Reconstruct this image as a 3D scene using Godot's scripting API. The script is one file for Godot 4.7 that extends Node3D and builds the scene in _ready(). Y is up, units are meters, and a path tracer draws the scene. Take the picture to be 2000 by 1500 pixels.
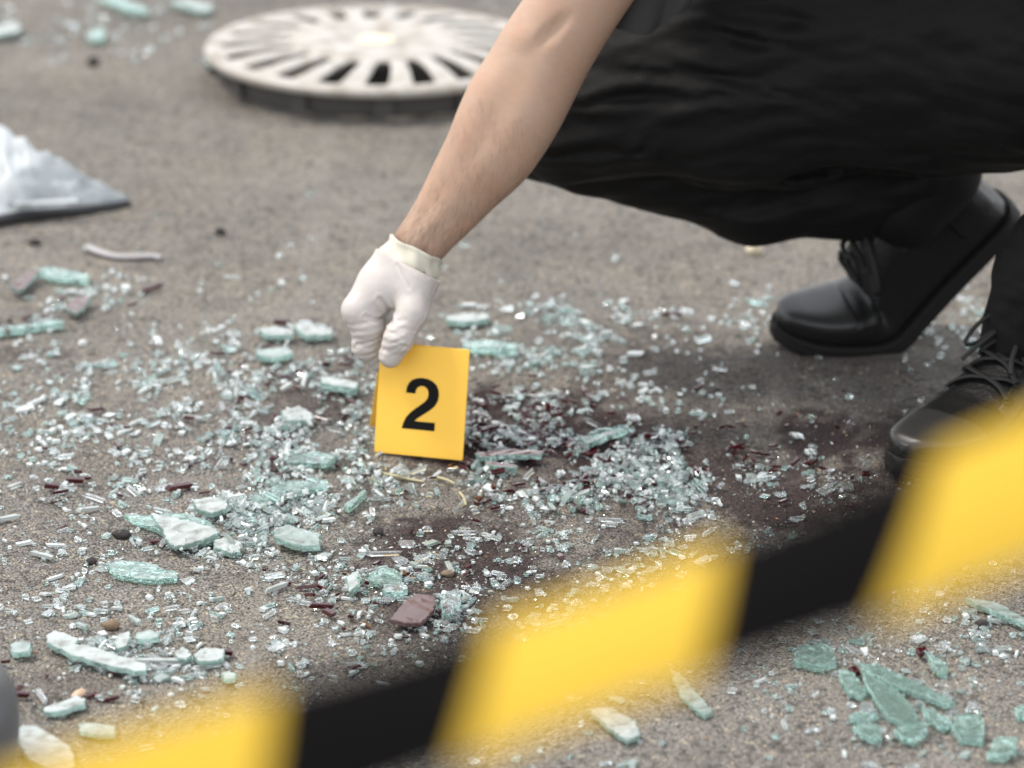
extends Node3D
# A gloved hand sets down a numbered evidence marker on asphalt strewn with broken car glass.

var rng := RandomNumberGenerator.new()
var gnoise := FastNoiseLite.new()
var wnoise := FastNoiseLite.new()
var M := {}
var taken := {}

func _ready() -> void:
	rng.seed = 4711
	# ---- camera
	var cam := Camera3D.new()
	cam.name = "camera"
	add_child(cam)
	cam.position = Vector3(0, 1.34, 3.784)
	cam.rotation_degrees = Vector3(-19.5, 0, 0)
	var lens := CameraAttributesPhysical.new()
	lens.frustum_focal_length = 130.3
	lens.frustum_focus_distance = 3.56
	lens.frustum_near = 0.05
	lens.frustum_far = 400.0
	lens.exposure_aperture = 4.3
	cam.attributes = lens
	cam.current = true
	# ---- sky and light: bright overcast
	var env := Environment.new()
	env.background_mode = Environment.BG_SKY
	var sky := Sky.new()
	var sm := ProceduralSkyMaterial.new()
	sm.sky_top_color = Color(0.86, 0.88, 0.91)
	sm.sky_horizon_color = Color(0.96, 0.965, 0.97)
	sm.sky_curve = 0.2
	sm.sky_energy_multiplier = 1.08
	sm.ground_bottom_color = Color(0.45, 0.43, 0.41)
	sm.ground_horizon_color = Color(0.6, 0.59, 0.57)
	sky.sky_material = sm
	env.sky = sky
	env.tonemap_mode = Environment.TONE_MAPPER_LINEAR
	env.tonemap_exposure = 1.76
	env.sdfgi_enabled = true
	env.ssao_enabled = true
	env.ssil_enabled = true
	var we := WorldEnvironment.new()
	we.name = "world_environment"
	we.environment = env
	add_child(we)
	var sun := DirectionalLight3D.new()
	sun.name = "sun"
	sun.light_energy = 0.62
	sun.light_angular_distance = 14.0
	sun.light_color = Color(1.0, 0.965, 0.92)
	sun.shadow_enabled = true
	sun.sky_mode = DirectionalLight3D.SKY_MODE_LIGHT_ONLY
	add_child(sun)
	sun.look_at_from_position(Vector3(-1.7, 2.9, -0.35), Vector3.ZERO)

	gnoise.seed = 5
	gnoise.frequency = 9.0
	gnoise.fractal_octaves = 3
	wnoise.seed = 12
	wnoise.frequency = 6.0
	wnoise.fractal_octaves = 4
	make_materials()
	build_ground()
	build_person()
	build_marker()
	build_wheel_cover()
	build_panel()
	build_tape()
	build_housing()
	build_debris()
	build_shards()
	build_scatter()

# ------------------------------------------------------------------ naming
func numbered(called: String) -> String:
	if not taken.has(called):
		taken[called] = 0
		return called
	taken[called] += 1
	return "%s_%03d" % [called, taken[called]]

func tag(o: Node, label := "", category := "", group := "", kind := "") -> void:
	if label: o.set_meta("label", label)
	if category: o.set_meta("category", category)
	if group: o.set_meta("group", group)
	if kind: o.set_meta("kind", kind)

func thing(called: String, label: String, category: String, at := Vector3.ZERO, group := "") -> Node3D:
	var o := Node3D.new()
	o.name = numbered(called)
	add_child(o)
	o.position = at
	tag(o, label, category, group)
	return o

func put(called: String, mesh: Mesh, mat: Material, parent: Node = self) -> MeshInstance3D:
	var o := MeshInstance3D.new()
	o.name = numbered(called) if parent == self else called
	o.mesh = mesh
	if mat: o.material_override = mat
	parent.add_child(o, true)
	return o

# ------------------------------------------------------------------ materials
func mat(c: Color, rough: float, spec := 0.5) -> StandardMaterial3D:
	var m := StandardMaterial3D.new()
	m.albedo_color = Color(c.r, c.g, c.b).linear_to_srgb()
	m.roughness = rough
	m.metallic_specular = spec
	return m

func noise_tex(size: int, freq: float, kind: int, ramp: Array, oct := 4, seed_ := 1) -> NoiseTexture2D:
	var n := FastNoiseLite.new()
	n.noise_type = kind
	n.frequency = freq
	n.fractal_octaves = oct
	n.seed = seed_
	var t := NoiseTexture2D.new()
	t.width = size
	t.height = size
	t.seamless = true
	t.noise = n
	if ramp.size():
		var g := Gradient.new()
		g.offsets = PackedFloat32Array(ramp[0])
		g.colors = PackedColorArray(ramp[1])
		t.color_ramp = g
	return t

func glass(c: Color, solid: float, rough: float) -> StandardMaterial3D:
	var m := StandardMaterial3D.new()
	var s := Color(c.r, c.g, c.b).linear_to_srgb()
	s.a = solid
	m.albedo_color = s
	m.roughness = rough
	m.refraction_enabled = true
	m.refraction_scale = 0.05
	m.transparency = BaseMaterial3D.TRANSPARENCY_ALPHA
	return m

func craze() -> NoiseTexture2D:
	if not M.has("craze_map"):
		M.craze_map = noise_tex(512, 0.045, FastNoiseLite.TYPE_CELLULAR, [], 3, 15)
	return M.craze_map

func make_materials() -> void:
	M.clear = glass(Color(0.95, 0.98, 0.97), 0.08, 0.02)
	M.clear2 = glass(Color(0.90, 0.96, 0.94), 0.12, 0.04)
	M.teal = glass(Color(0.62, 0.82, 0.75), 0.12, 0.03)
	M.white = glass(Color(0.56, 0.59, 0.575), 0.66, 0.15)
	M.edge = glass(Color(0.52, 0.74, 0.67), 0.20, 0.06)
	M.red = glass(Color(0.085, 0.014, 0.017), 0.45, 0.08)
	M.brown = glass(Color(0.15, 0.095, 0.09), 0.75, 0.10)
	M.crazed = glass(Color(0.58, 0.66, 0.63), 0.42, 0.10)
	var specks := noise_tex(512, 0.006, FastNoiseLite.TYPE_SIMPLEX, [[0.0, 0.12, 0.35, 0.6, 1.0], [Color(0.55, 0.52, 0.48), Color(0.74, 0.73, 0.70), Color(0.88, 0.89, 0.88), Color(0.96, 0.97, 0.965), Color(1, 1, 1)]], 6, 19)
	for g in [M.white, M.crazed]:
		g.heightmap_enabled = true
		g.heightmap_scale = 0.04
		g.albedo_texture = specks
		g.heightmap_texture = craze()
		g.uv1_triplanar = true
		g.uv1_world_triplanar = true
		g.uv1_scale = Vector3(14, 14, 14)
	M.yellow = mat(Color(0.88, 0.51, 0.065), 0.42, 0.4)
	M.yellow.backlight_enabled = true
	M.yellow.backlight = Color(0.25, 0.17, 0.03)
	M.bits = glass(Color(1, 1, 1), 0.12, 0.03)
	M.milky = glass(Color(0.76, 0.80, 0.785), 0.60, 0.10)
	M.bits.vertex_color_use_as_albedo = true
	M.tape_yellow = mat(Color(0.68, 0.455, 0.055), 0.45, 0.3)
	M.tape_yellow.backlight_enabled = true
	M.tape_yellow.backlight = Color(0.75, 0.55, 0.07)
	M.tape_black = mat(Color(0.005, 0.0045, 0.0045), 0.75, 0.12)
	M.black_print = mat(Color(0.008, 0.0075, 0.007), 0.6, 0.2)
	M.cloth = mat(Color(0.0062, 0.0058, 0.0057), 0.66, 0.30)
	M.cloth.rim_enabled = true
	M.cloth.rim = 0.08
	M.cloth.heightmap_enabled = true
	M.cloth.heightmap_scale = 0.04
	M.cloth.heightmap_texture = noise_tex(256, 0.12, FastNoiseLite.TYPE_SIMPLEX, [])
	M.cloth.uv1_triplanar = true
	M.cloth.uv1_scale = Vector3(14, 14, 14)
	M.shirt = mat(Color(0.045, 0.043, 0.042), 0.9, 0.25)
	M.skin = mat(Color(0.52, 0.315, 0.225), 0.5, 0.42)
	M.skin.subsurf_scatter_enabled = true
	M.skin.subsurf_scatter_strength = 0.12
	M.skin.vertex_color_use_as_albedo = true
	M.skin.heightmap_enabled = true
	M.skin.heightmap_scale = 0.015
	M.skin.heightmap_texture = noise_tex(512, 0.09, FastNoiseLite.TYPE_CELLULAR, [], 2)
	M.skin.uv1_triplanar = true
	M.skin.uv1_scale = Vector3(9, 9, 9)
	M.hair = mat(Color(0.045, 0.025, 0.016), 0.5)
	M.latex = mat(Color(0.48, 0.44, 0.415), 0.45, 0.4)
	M.latex.subsurf_scatter_enabled = true
	M.latex.subsurf_scatter_strength = 0.1
	M.latex.heightmap_enabled = true
	M.latex.heightmap_scale = 0.03
	M.latex.heightmap_texture = noise_tex(256, 0.03, FastNoiseLite.TYPE_SIMPLEX, [])
	M.latex.uv1_triplanar = true
	M.latex.uv1_scale = Vector3(12, 12, 12)
	M.latex_roll = mat(Color(0.53, 0.50, 0.415), 0.45, 0.4)
	M.leather = mat(Color(0.010, 0.0097, 0.0094), 0.36, 0.38)
	M.leather.heightmap_enabled = true
	M.leather.heightmap_scale = 0.05
	M.leather.heightmap_texture = noise_tex(512, 0.05, FastNoiseLite.TYPE_CELLULAR, [], 3)
	M.leather.uv1_triplanar = true
	M.leather.uv1_scale = Vector3(8, 8, 8)
	M.toecap = mat(Color(0.026, 0.025, 0.024), 0.40, 0.45)
	M.rubber = mat(Color(0.014, 0.013, 0.0125), 0.7, 0.3)
	M.lace = mat(Color(0.015, 0.0147, 0.0145), 0.65, 0.4)
	M.trim = mat(Color(0.015, 0.015, 0.016), 0.5)
	M.cover = mat(Color.WHITE, 0.45)
	M.cover.albedo_texture = noise_tex(512, 0.012, FastNoiseLite.TYPE_SIMPLEX, [[0.0, 0.35, 0.6, 1.0], [Color(0.44, 0.39, 0.33), Color(0.59, 0.56, 0.52), Color(0.655, 0.635, 0.605), Color(0.69, 0.675, 0.65)]], 5, 3)
	M.cover.uv1_triplanar = true
	M.cover.uv1_scale = Vector3(3, 3, 3)
	M.cover_dark = mat(Color(0.055, 0.05, 0.047), 0.7)
	M.panel = mat(Color.WHITE, 0.4)
	M.panel.albedo_texture = noise_tex(256, 0.02, FastNoiseLite.TYPE_SIMPLEX, [[0.0, 0.4, 1.0], [Color(0.47, 0.49, 0.50), Color(0.64, 0.66, 0.67), Color(0.71, 0.73, 0.73)]], 4, 9)
	M.panel.uv1_triplanar = true
	M.panel.uv1_scale = Vector3(4, 4, 4)
	M.grey_plastic = mat(Color(0.075, 0.075, 0.078), 0.45)
	M.grey_strip = mat(Color(0.33, 0.31, 0.31), 0.5)
	M.cream = mat(Color(0.66, 0.58, 0.42), 0.55)
	M.straw = mat(Color(0.40, 0.36, 0.22), 0.6)
	M.bark = mat(Color(0.035, 0.03, 0.028), 0.9)
	M.grit = mat(Color.WHITE, 0.9)
	M.grit.vertex_color_use_as_albedo = true

# ------------------------------------------------------------------ ground
const STAINS := [
	# centre and radii on the ground, then strength
	[[0.0048, 0.1427, 0.1334, 0.1312], 1.0], [[0.1117, 0.237, 0.1211, 0.112], 0.75], [[0.3049, 0.1427, 0.1051, 0.0897], 0.95], [[0.2573, 0.289, 0.1382, 0.1027], 0.9],
	[[-0.0531, 0.4372, 0.1107, 0.1011], 0.9], [[-0.0172, 0.5413, 0.0991, 0.0957], 0.85], [[0.1327, 0.4372, 0.1329, 0.1429], 0.5], [[-0.0891, 0.5913, 0.0468, 0.0438], 0.5], [[-0.1707, 0.0438, 0.0879, 0.0941], 0.6], [[-0.4681, -0.0905, 0.0608, 0.0277], 0.5],
	[[-0.3181, 0.1565, 0.2001, 0.1509], 0.12], [[0.1644, -0.0448, 0.1296, 0.1207], 0.5], [[0.2809, -0.0751, 0.1307, 0.0765], 0.5], [[-0.1436, 0.713, 0.1235, 0.0717], 0.25], [[-0.3683, 0.7232, 0.0495, 0.0407], 0.3],
	[[-0.1843, -1.049, 0.2034, 0.1377], 0.3], [[0.1265, 0.2105, 0.2438, 0.268], 0.52], [[-0.0173, 0.53, 0.1469, 0.1588], 0.48], [[0.3438, 0.0147, 0.1183, 0.1321], 0.35]]

func ground_y(x: float, z: float) -> float:
	return gnoise.get_noise_2d(x, z) * 0.0035

func stain_at(x: float, z: float) -> float:
	var w := wnoise.get_noise_2d(x * 1.5, z * 0.8) * 0.7 + wnoise.get_noise_2d(x * 7.0 + 9.0, z * 4.0) * 0.55
	var s := 0.0
	for e in STAINS:
		var a = e[0]
		var q: float = Vector2((x - a[0]) / a[2], (z - a[1]) / a[3]).length_squared()
		if q < 3.0:
			s = maxf(s, e[1] * clampf((1.15 - q + w * 1.5) * 1.1, 0.0, 1.0))
	return s

func axis_steps(lo: float, hi: float, step: float, far: float) -> PackedFloat32Array:
	var a := PackedFloat32Array()
	var g := step * 2.0
	var before: Array[float] = []
	var p := lo
	while p > -far:
		p -= g
		g *= 1.7
		before.append(p)
	before.reverse()
	for v in before: a.append(v)
	var n := int(round((hi - lo) / step))
	for i in n + 1: a.append(lo + i * step)
	g = step * 2.0
	p = hi
	while p < far:
		p += g
		g *= 1.7
		a.append(p)
	return a

func asphalt_images() -> Array:
	var s := 1024
	var cell := FastNoiseLite.new()
	cell.noise_type = FastNoiseLite.TYPE_CELLULAR
	cell.frequency = 0.085
	cell.cellular_return_type = FastNoiseLite.RETURN_DISTANCE2_SUB
	cell.fractal_type = FastNoiseLite.FRACTAL_NONE
	cell.seed = 3
	var tone := FastNoiseLite.new()
	tone.noise_type = FastNoiseLite.TYPE_CELLULAR
	tone.frequency = 0.085
	tone.cellular_return_type = FastNoiseLite.RETURN_CELL_VALUE
	tone.fractal_type = FastNoiseLite.FRACTAL_NONE
	tone.seed = 3
	var fine := FastNoiseLite.new()
	fine.frequency = 0.16
	fine.fractal_octaves = 3
	fine.seed = 8
	var broad := FastNoiseLite.new()
	broad.frequency = 0.06
	broad.fractal_octaves = 4
	broad.seed = 21
	var a := cell.get_seamless_image(s, s)
	var b := tone.get_seamless_image(s, s)
	var c := fine.get_seamless_image(s, s)
	var d := broad.get_seamless_image(s, s)
	for i in [a, b, c, d]: i.convert(Image.FORMAT_L8)
	var pa := a.get_data()
	var pb := b.get_data()
	var pc := c.get_data()
	var pd := d.get_data()
	var col := PackedByteArray()
	col.resize(s * s * 3)
	var hgt := PackedByteArray()
	hgt.resize(s * s)
	for i in s * s:
		var e := clampf(pa[i] / 110.0, 0.0, 1.0)
		var f := pc[i] / 255.0
		var g := pd[i] / 255.0
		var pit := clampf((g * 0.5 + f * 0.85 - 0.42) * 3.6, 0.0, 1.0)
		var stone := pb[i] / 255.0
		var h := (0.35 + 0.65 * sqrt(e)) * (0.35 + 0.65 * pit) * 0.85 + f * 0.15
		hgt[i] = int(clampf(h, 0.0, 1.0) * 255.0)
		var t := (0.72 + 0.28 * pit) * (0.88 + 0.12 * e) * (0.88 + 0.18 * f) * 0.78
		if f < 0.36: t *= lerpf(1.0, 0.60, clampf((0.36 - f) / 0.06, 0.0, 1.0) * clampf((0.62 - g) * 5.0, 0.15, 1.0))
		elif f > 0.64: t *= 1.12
		var warm := 0.0
		if stone > 0.92:
			t *= 1.14
			warm = 0.035
		elif stone < 0.12:
			t *= 0.78
		t = clampf(t, 0.0, 1.0)
		var k := i * 3
		col[k] = int(clampf(t * 1.0 + warm * 0.4, 0.0, 1.0) * 250.0)
		col[k + 1] = int(clampf(t * 0.985, 0.0, 1.0) * 250.0)
		col[k + 2] = int(clampf(t * 0.97 - warm, 0.0, 1.0) * 250.0)
	return [ImageTexture.create_from_image(Image.create_from_data(s, s, false, Image.FORMAT_RGB8, col)), ImageTexture.create_from_image(Image.create_from_data(s, s, false, Image.FORMAT_L8, hgt))]

func build_ground() -> void:
	var xs := axis_steps(-0.95, 1.05, 0.006, 60.0)
	var zs := axis_steps(-1.9, 1.1, 0.006, 60.0)
	var nx := xs.size()
	var nz := zs.size()
	var v := PackedVector3Array()
	var nn := PackedVector3Array()
	var uv := PackedVector2Array()
	var cl := PackedColorArray()
	var ix := PackedInt32Array()
	for j in nz:
		for i in nx:
			var x := xs[i]
			var z := zs[j]
			var near := absf(x) < 1.1 and absf(z) < 2.0
			v.append(Vector3(x, ground_y(x, z) if near else 0.0, z))
			if near:
				var e := 0.004
				nn.append(Vector3(ground_y(x - e, z) - ground_y(x + e, z), 2.0 * e, ground_y(x, z - e) - ground_y(x, z + e)).normalized())
			else:
				nn.append(Vector3.UP)
			uv.append(Vector2(x, z) / 0.47)
			var s := stain_at(x, z) if near else 0.0
			var p := 1.0 + 0.24 * wnoise.get_noise_2d(x * 0.5 + 30.0, z * 0.5) + 0.18 * wnoise.get_noise_2d(x * 3.0, z * 3.0 + 50.0)
			var dust := clampf(wnoise.get_noise_2d(x * 0.55 - 7.0, z * 0.4) * 1.3, 0.0, 0.35)
			var base := Color(0.405, 0.380, 0.347) * p
			base = base.lerp(Color(0.50, 0.46, 0.385), dust)
			cl.append(base.lerp(Color(0.064, 0.034, 0.035), s))
	for j in nz - 1:
		for i in nx - 1:
			var k := j * nx + i
			ix.append_array([k, k + 1, k + nx, k + 1, k + nx + 1, k + nx])
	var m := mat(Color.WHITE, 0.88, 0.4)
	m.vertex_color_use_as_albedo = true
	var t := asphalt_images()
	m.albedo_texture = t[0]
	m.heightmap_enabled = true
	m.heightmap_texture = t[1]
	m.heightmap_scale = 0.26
	var g := put("ground", arrays(v, nn, ix, uv, cl), m)
	tag(g, "worn grey-brown asphalt with dark reddish stains, covered in broken glass", "ground", "", "structure")
	# loose grit
	var mm := MultiMesh.new()
	mm.transform_format = MultiMesh.TRANSFORM_3D
	mm.use_colors = true
	mm.mesh = pebble(3)
	var n := 14000
	mm.instance_count = n
	for i in n:
		var p := Vector2(rng.randf_range(-0.72, 0.85), rng.randf_range(-1.4, 0.93))
		var s := 0.0006 + 0.0013 * pow(rng.randf(), 2.2)
		var b := Basis.from_euler(Vector3(rng.randf() * 6.0, rng.randf() * 6.0, rng.randf() * 6.0)).scaled(Vector3(s, s * 0.8, s))
		mm.set_instance_transform(i, Transform3D(b, Vector3(p.x, ground_y(p.x, p.y) + s * 0.3, p.y)))
		var q := rng.randf()
		var c := Color(0.22, 0.19, 0.16)
		if q < 0.35: c = Color(0.06, 0.055, 0.05)
		elif q < 0.52: c = Color(0.42, 0.33, 0.22)
		elif q < 0.6: c = Color(0.5, 0.46, 0.4)
		elif q < 0.64: c = Color(0.38, 0.20, 0.11)
		mm.set_instance_color(i, c)
	var mi := MultiMeshInstance3D.new()
	mi.name = "grit"
	mi.multimesh = mm
	mi.material_override = M.grit
	add_child(mi)
	tag(mi, "fine loose grit and crumbs of stone lying over the asphalt", "grit", "", "stuff")

# ------------------------------------------------------------------ mesh helpers
func arrays(v, n, ix, uv = null, cl = null) -> ArrayMesh:
	var a := []
	a.resize(Mesh.ARRAY_MAX)
	a[Mesh.ARRAY_VERTEX] = v
	a[Mesh.ARRAY_NORMAL] = n
	a[Mesh.ARRAY_INDEX] = ix
	if uv: a[Mesh.ARRAY_TEX_UV] = uv
	if cl: a[Mesh.ARRAY_COLOR] = cl
	var m := ArrayMesh.new()
	m.add_surface_from_arrays(Mesh.PRIMITIVE_TRIANGLES, a)
	return m

func hull(points: PackedVector3Array, faces: Array) -> ArrayMesh:
	# flat-shaded convex solid; faces are lists of point indices, turned outwards
	var c := Vector3.ZERO
	for p in points: c += p
	c /= points.size()
	var st := SurfaceTool.new()
	st.begin(Mesh.PRIMITIVE_TRIANGLES)
	st.set_smooth_group(-1)
	for f in faces:
		var n: Vector3 = (points[f[2]] - points[f[0]]).cross(points[f[1]] - points[f[0]])
		var flip: bool = n.dot(points[f[0]] - c) < 0.0
		for k in range(1, f.size() - 1):
			var t := [f[0], f[k + 1], f[k]] if flip else [f[0], f[k], f[k + 1]]
			for i in t: st.add_vertex(points[i])
	st.generate_normals()
	return st.commit()

func pebble(seed_: int) -> ArrayMesh:
	var r := RandomNumberGenerator.new()
	r.seed = seed_
	var pts := PackedVector3Array()
	for p in [Vector3.UP, Vector3.DOWN, Vector3.LEFT, Vector3.RIGHT, Vector3.FORWARD, Vector3.BACK]:
		pts.append(p * r.randf_range(0.7, 1.2) + Vector3(r.randf_range(-0.2, 0.2), r.randf_range(-0.2, 0.2), r.randf_range(-0.2, 0.2)))
	return hull(pts, [[0, 2, 4], [0, 4, 3], [0, 3, 5], [0, 5, 2], [1, 4, 2], [1, 3, 4], [1, 5, 3], [1, 2, 5]])

func chip(seed_: int, sx: float, sy: float, sz: float, wobble: float) -> ArrayMesh:
	# a broken block of glass: eight shaken corners with cut-off edges above and below
	var r := RandomNumberGenerator.new()
	r.seed = seed_
	var pts := PackedVector3Array()
	var c: Array = []
	for k in [[-1, -1], [1, -1], [1, 1], [-1, 1]]:
		c.append(Vector2(k[0] * sx * 0.5 * r.randf_range(1.0 - wobble, 1.0 + wobble), k[1] * sz * 0.5 * r.randf_range(1.0 - wobble, 1.0 + wobble)))
	var cut := minf(sy, minf(sx, sz)) * 0.13
	for lay in [[-0.5, 1], [-0.5, 0], [0.5, 0], [0.5, 1]]:
		for k in 4:
			var p: Vector2 = c[k]
			if lay[1] == 1: p -= p.sign() * cut
			var y: float = lay[0] * sy
			if lay[1] == 0: y -= signf(y) * cut
			pts.append(Vector3(p.x + lay[0] * sx * wobble * 0.4, y, p.y))
	var fs: Array = [[0, 1, 2, 3], [12, 13, 14, 15]]
	for l in 3:
		for k in 4:
			var k2 := (k + 1) % 4
			fs.append([l * 4 + k, l * 4 + k2, l * 4 + 4 + k2, l * 4 + 4 + k])
	return hull(pts, fs)

func slab(poly: Array, thick: float, rag: float, seed_: int, face: Material = null, rim: Material = null) -> ArrayMesh:
	# a flat shard: ragged outline, bevelled rims, slightly uneven side
	var r := RandomNumberGenerator.new()
	r.seed = seed_
	var o: Array[Vector2] = []
	for i in poly.size():
		var a: Vector2 = poly[i]
		var b: Vector2 = poly[(i + 1) % poly.size()]
		var n := maxi(1, int(a.distance_to(b) / 0.0028))
		for k in n:
			var p := a.lerp(b, (k + (r.randf_range(-0.2, 0.2) if k else 0.0)) / float(n))
			if k: p += (b - a).orthogonal().normalized() * r.randf_range(-rag, rag)
			o.append(p)
	var area := 0.0
	for i in o.size(): area += o[i].cross(o[(i + 1) % o.size()])
	if area < 0.0: o.reverse()
	var mid := Vector2.ZERO
	for p in o: mid += p
	mid /= o.size()
	var n := o.size()
	var layers: Array = []
	for l in [[0.0, 0.0006], [0.0006, 0.0], [thick - 0.0007, 0.0], [thick, 0.0007]]:
		var ring: Array[Vector3] = []
		for i in n:
			var t: Vector2 = (o[(i + 1) % n] - o[(i - 1 + n) % n]).normalized()
			var inn := Vector2(-t.y, t.x)
			var p: Vector2 = o[i] + inn * l[1]
			if l[0] == 0.0006: p += inn * r.randf_range(-0.0006, 0.0006)
			ring.append(Vector3(p.x, l[0], p.y))
		layers.append(ring)
	var st := SurfaceTool.new()
	st.begin(Mesh.PRIMITIVE_TRIANGLES)
	st.set_smooth_group(-1)
	for l in 3:
		for i in n:
			var j := (i + 1) % n
			quad(st, layers[l][i], layers[l][j], layers[l + 1][j], layers[l + 1][i])
	st.generate_normals()
	st.set_material(rim)
	var made := st.commit()
	st = SurfaceTool.new()
	st.begin(Mesh.PRIMITIVE_TRIANGLES)
	st.set_smooth_group(-1)
	var flat := PackedVector2Array(o)
	# inner points make the faces slightly uneven, as crazed glass is
	var outline := flat.duplicate()
	var box := Rect2(flat[0], Vector2.ZERO)
	for p in flat: box = box.expand(p)
	var uneven := 0.0010 if rag > 0.0010 else 0.0003
	var gap := 0.0062
	for gx in range(1, int(box.size.x / gap) + 1):
		for gz in range(1, int(box.size.y / gap) + 1):
			var p := box.position + Vector2(gx + r.randf_range(-0.4, 0.4), gz + r.randf_range(-0.4, 0.4)) * gap
			if not Geometry2D.is_point_in_polygon(p, outline): continue
			var edge := 1.0
			for q in outline: edge = minf(edge, p.distance_to(q))
			if edge < 0.0024: continue
			flat.append(p)
			layers[3].append(Vector3(p.x, thick + r.randf_range(-uneven, uneven), p.y))
			layers[0].append(Vector3(p.x, r.randf_range(0.0, uneven), p.y))
	var raw := Geometry2D.triangulate_delaunay(flat)
	var tri := PackedInt32Array()
	for k in range(0, raw.size(), 3):
		var mid3 := (flat[raw[k]] + flat[raw[k + 1]] + flat[raw[k + 2]]) / 3.0
		if Geometry2D.is_point_in_polygon(mid3, outline): tri.append_array([raw[k], raw[k + 1], raw[k + 2]])
	for k in range(0, tri.size(), 3):
		var up: Array = [layers[3][tri[k]], layers[3][tri[k + 1]], layers[3][tri[k + 2]]]
		var s: float = (flat[tri[k + 1]] - flat[tri[k]]).cross(flat[tri[k + 2]] - flat[tri[k]])
		var dn: Array = [layers[0][tri[k]], layers[0][tri[k + 1]], layers[0][tri[k + 2]]]
		# positive area in (x, z) turns clockwise seen from above, which is a front face
		if s > 0.0:
			for p in up: st.add_vertex(p)
			for p in [dn[0], dn[2], dn[1]]: st.add_vertex(p)
		else:
			for p in [up[0], up[2], up[1]]: st.add_vertex(p)
			for p in dn: st.add_vertex(p)
	st.generate_normals()
	st.set_material(face)
	return st.commit(made)

func quad(st: SurfaceTool, a: Vector3, b: Vector3, c: Vector3, d: Vector3) -> void:
	for p in [a, b, c, a, c, d]: st.add_vertex(p)

func rings_mesh(rings: Array, cap0 := true, cap1 := true, cl = null) -> ArrayMesh:
	# rings of equal length joined into a smooth skin
	var v := PackedVector3Array()
	var ix := PackedInt32Array()
	var col := PackedColorArray()
	var m: int = rings[0].size()
	for r in rings: v.append_array(PackedVector3Array(r))
	if cl:
		for c in cl:
			for k in m: col.append(c)
	for i in rings.size() - 1:
		for k in m:
			var a := i * m + k
			var b := i * m + (k + 1) % m
			ix.append_array([a, b, b + m, a, b + m, a + m])
	for e in [[0, cap0], [rings.size() - 1, cap1]]:
		if not e[1]: continue
		var c := Vector3.ZERO
		for p in rings[e[0]]: c += p
		v.append(c / m)
		if cl: col.append(cl[e[0]])
		var at := v.size() - 1
		for k in m:
			var a: int = e[0] * m + k
			var b: int = e[0] * m + (k + 1) % m
			ix.append_array([at, b, a] if e[0] == 0 else [at, a, b])
	# turn it right way out
	var vol := 0.0
	for t in range(0, ix.size(), 3): vol += v[ix[t]].dot(v[ix[t + 1]].cross(v[ix[t + 2]]))
	if vol > 0.0:
		for t in range(0, ix.size(), 3):
			var s := ix[t + 1]
			ix[t + 1] = ix[t + 2]
			ix[t + 2] = s
	var n := smooth_normals(v, ix)
	return arrays(v, n, ix, null, col if cl else null)

func smooth_normals(v: PackedVector3Array, ix: PackedInt32Array) -> PackedVector3Array:
	var n := PackedVector3Array()
	n.resize(v.size())
	for t in range(0, ix.size(), 3):
		var f := (v[ix[t + 2]] - v[ix[t]]).cross(v[ix[t + 1]] - v[ix[t]])
		for k in 3: n[ix[t + k]] += f
	for i in n.size(): n[i] = n[i].normalized()
	return n

func spline(pts: Array, t: float) -> Vector3:
	var n := pts.size() - 1
	var x := clampf(t, 0.0, 1.0) * n
	var i := mini(int(x), n - 1)
	var f := x - i
	var p0: Vector3 = pts[maxi(i - 1, 0)]
	var p1: Vector3 = pts[i]
	var p2: Vector3 = pts[i + 1]
	var p3: Vector3 = pts[mini(i + 2, n)]
	return p1.cubic_interpolate(p2, p0, p3, f)

func spline1(v: Array, t: float) -> float:
	var n := v.size() - 1
	var x := clampf(t, 0.0, 1.0) * n
	var i := mini(int(x), n - 1)
	return cubic_interpolate(v[i], v[i + 1], v[maxi(i - 1, 0)], v[mini(i + 2, n)], x - i)

func tube(pts: Array, r0: float, r1: float, sides := 8, steps := 24, flat := 1.0) -> ArrayMesh:
	var rings := []
	var side := Vector3.ZERO
	for i in steps + 1:
		var t := float(i) / steps
		var p := spline(pts, t)
		var d := (spline(pts, t + 0.01) - spline(pts, t - 0.01)).normalized()
		if side == Vector3.ZERO: side = d.cross(Vector3.UP if absf(d.y) < 0.9 else Vector3.RIGHT).normalized()
		side = (side - d * side.dot(d)).normalized()
		var up := side.cross(d)
		var ring := []
		for k in sides:
			var a := TAU * k / sides
			ring.append(p + (side * cos(a) + up * sin(a) * flat) * lerpf(r0, r1, t))
		rings.append(ring)
	return rings_mesh(rings)

# ------------------------------------------------------------------ signed distance meshing
func sd_bones(p: Vector3, bones: Array) -> float:
	var d := 10.0
	for b in bones:
		var a: Vector3 = b[0]
		var ba: Vector3 = b[1] - a
		var t := clampf((p - a).dot(ba) / maxf(ba.length_squared(), 1e-9), 0.0, 1.0)
		var e: float = (p - a - ba * t).length() - lerpf(b[2], b[3], t)
		var k: float = b[4]
		var h := maxf(k - absf(d - e), 0.0) / k
		d = minf(d, e) - h * h * k * 0.25
	return d

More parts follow.
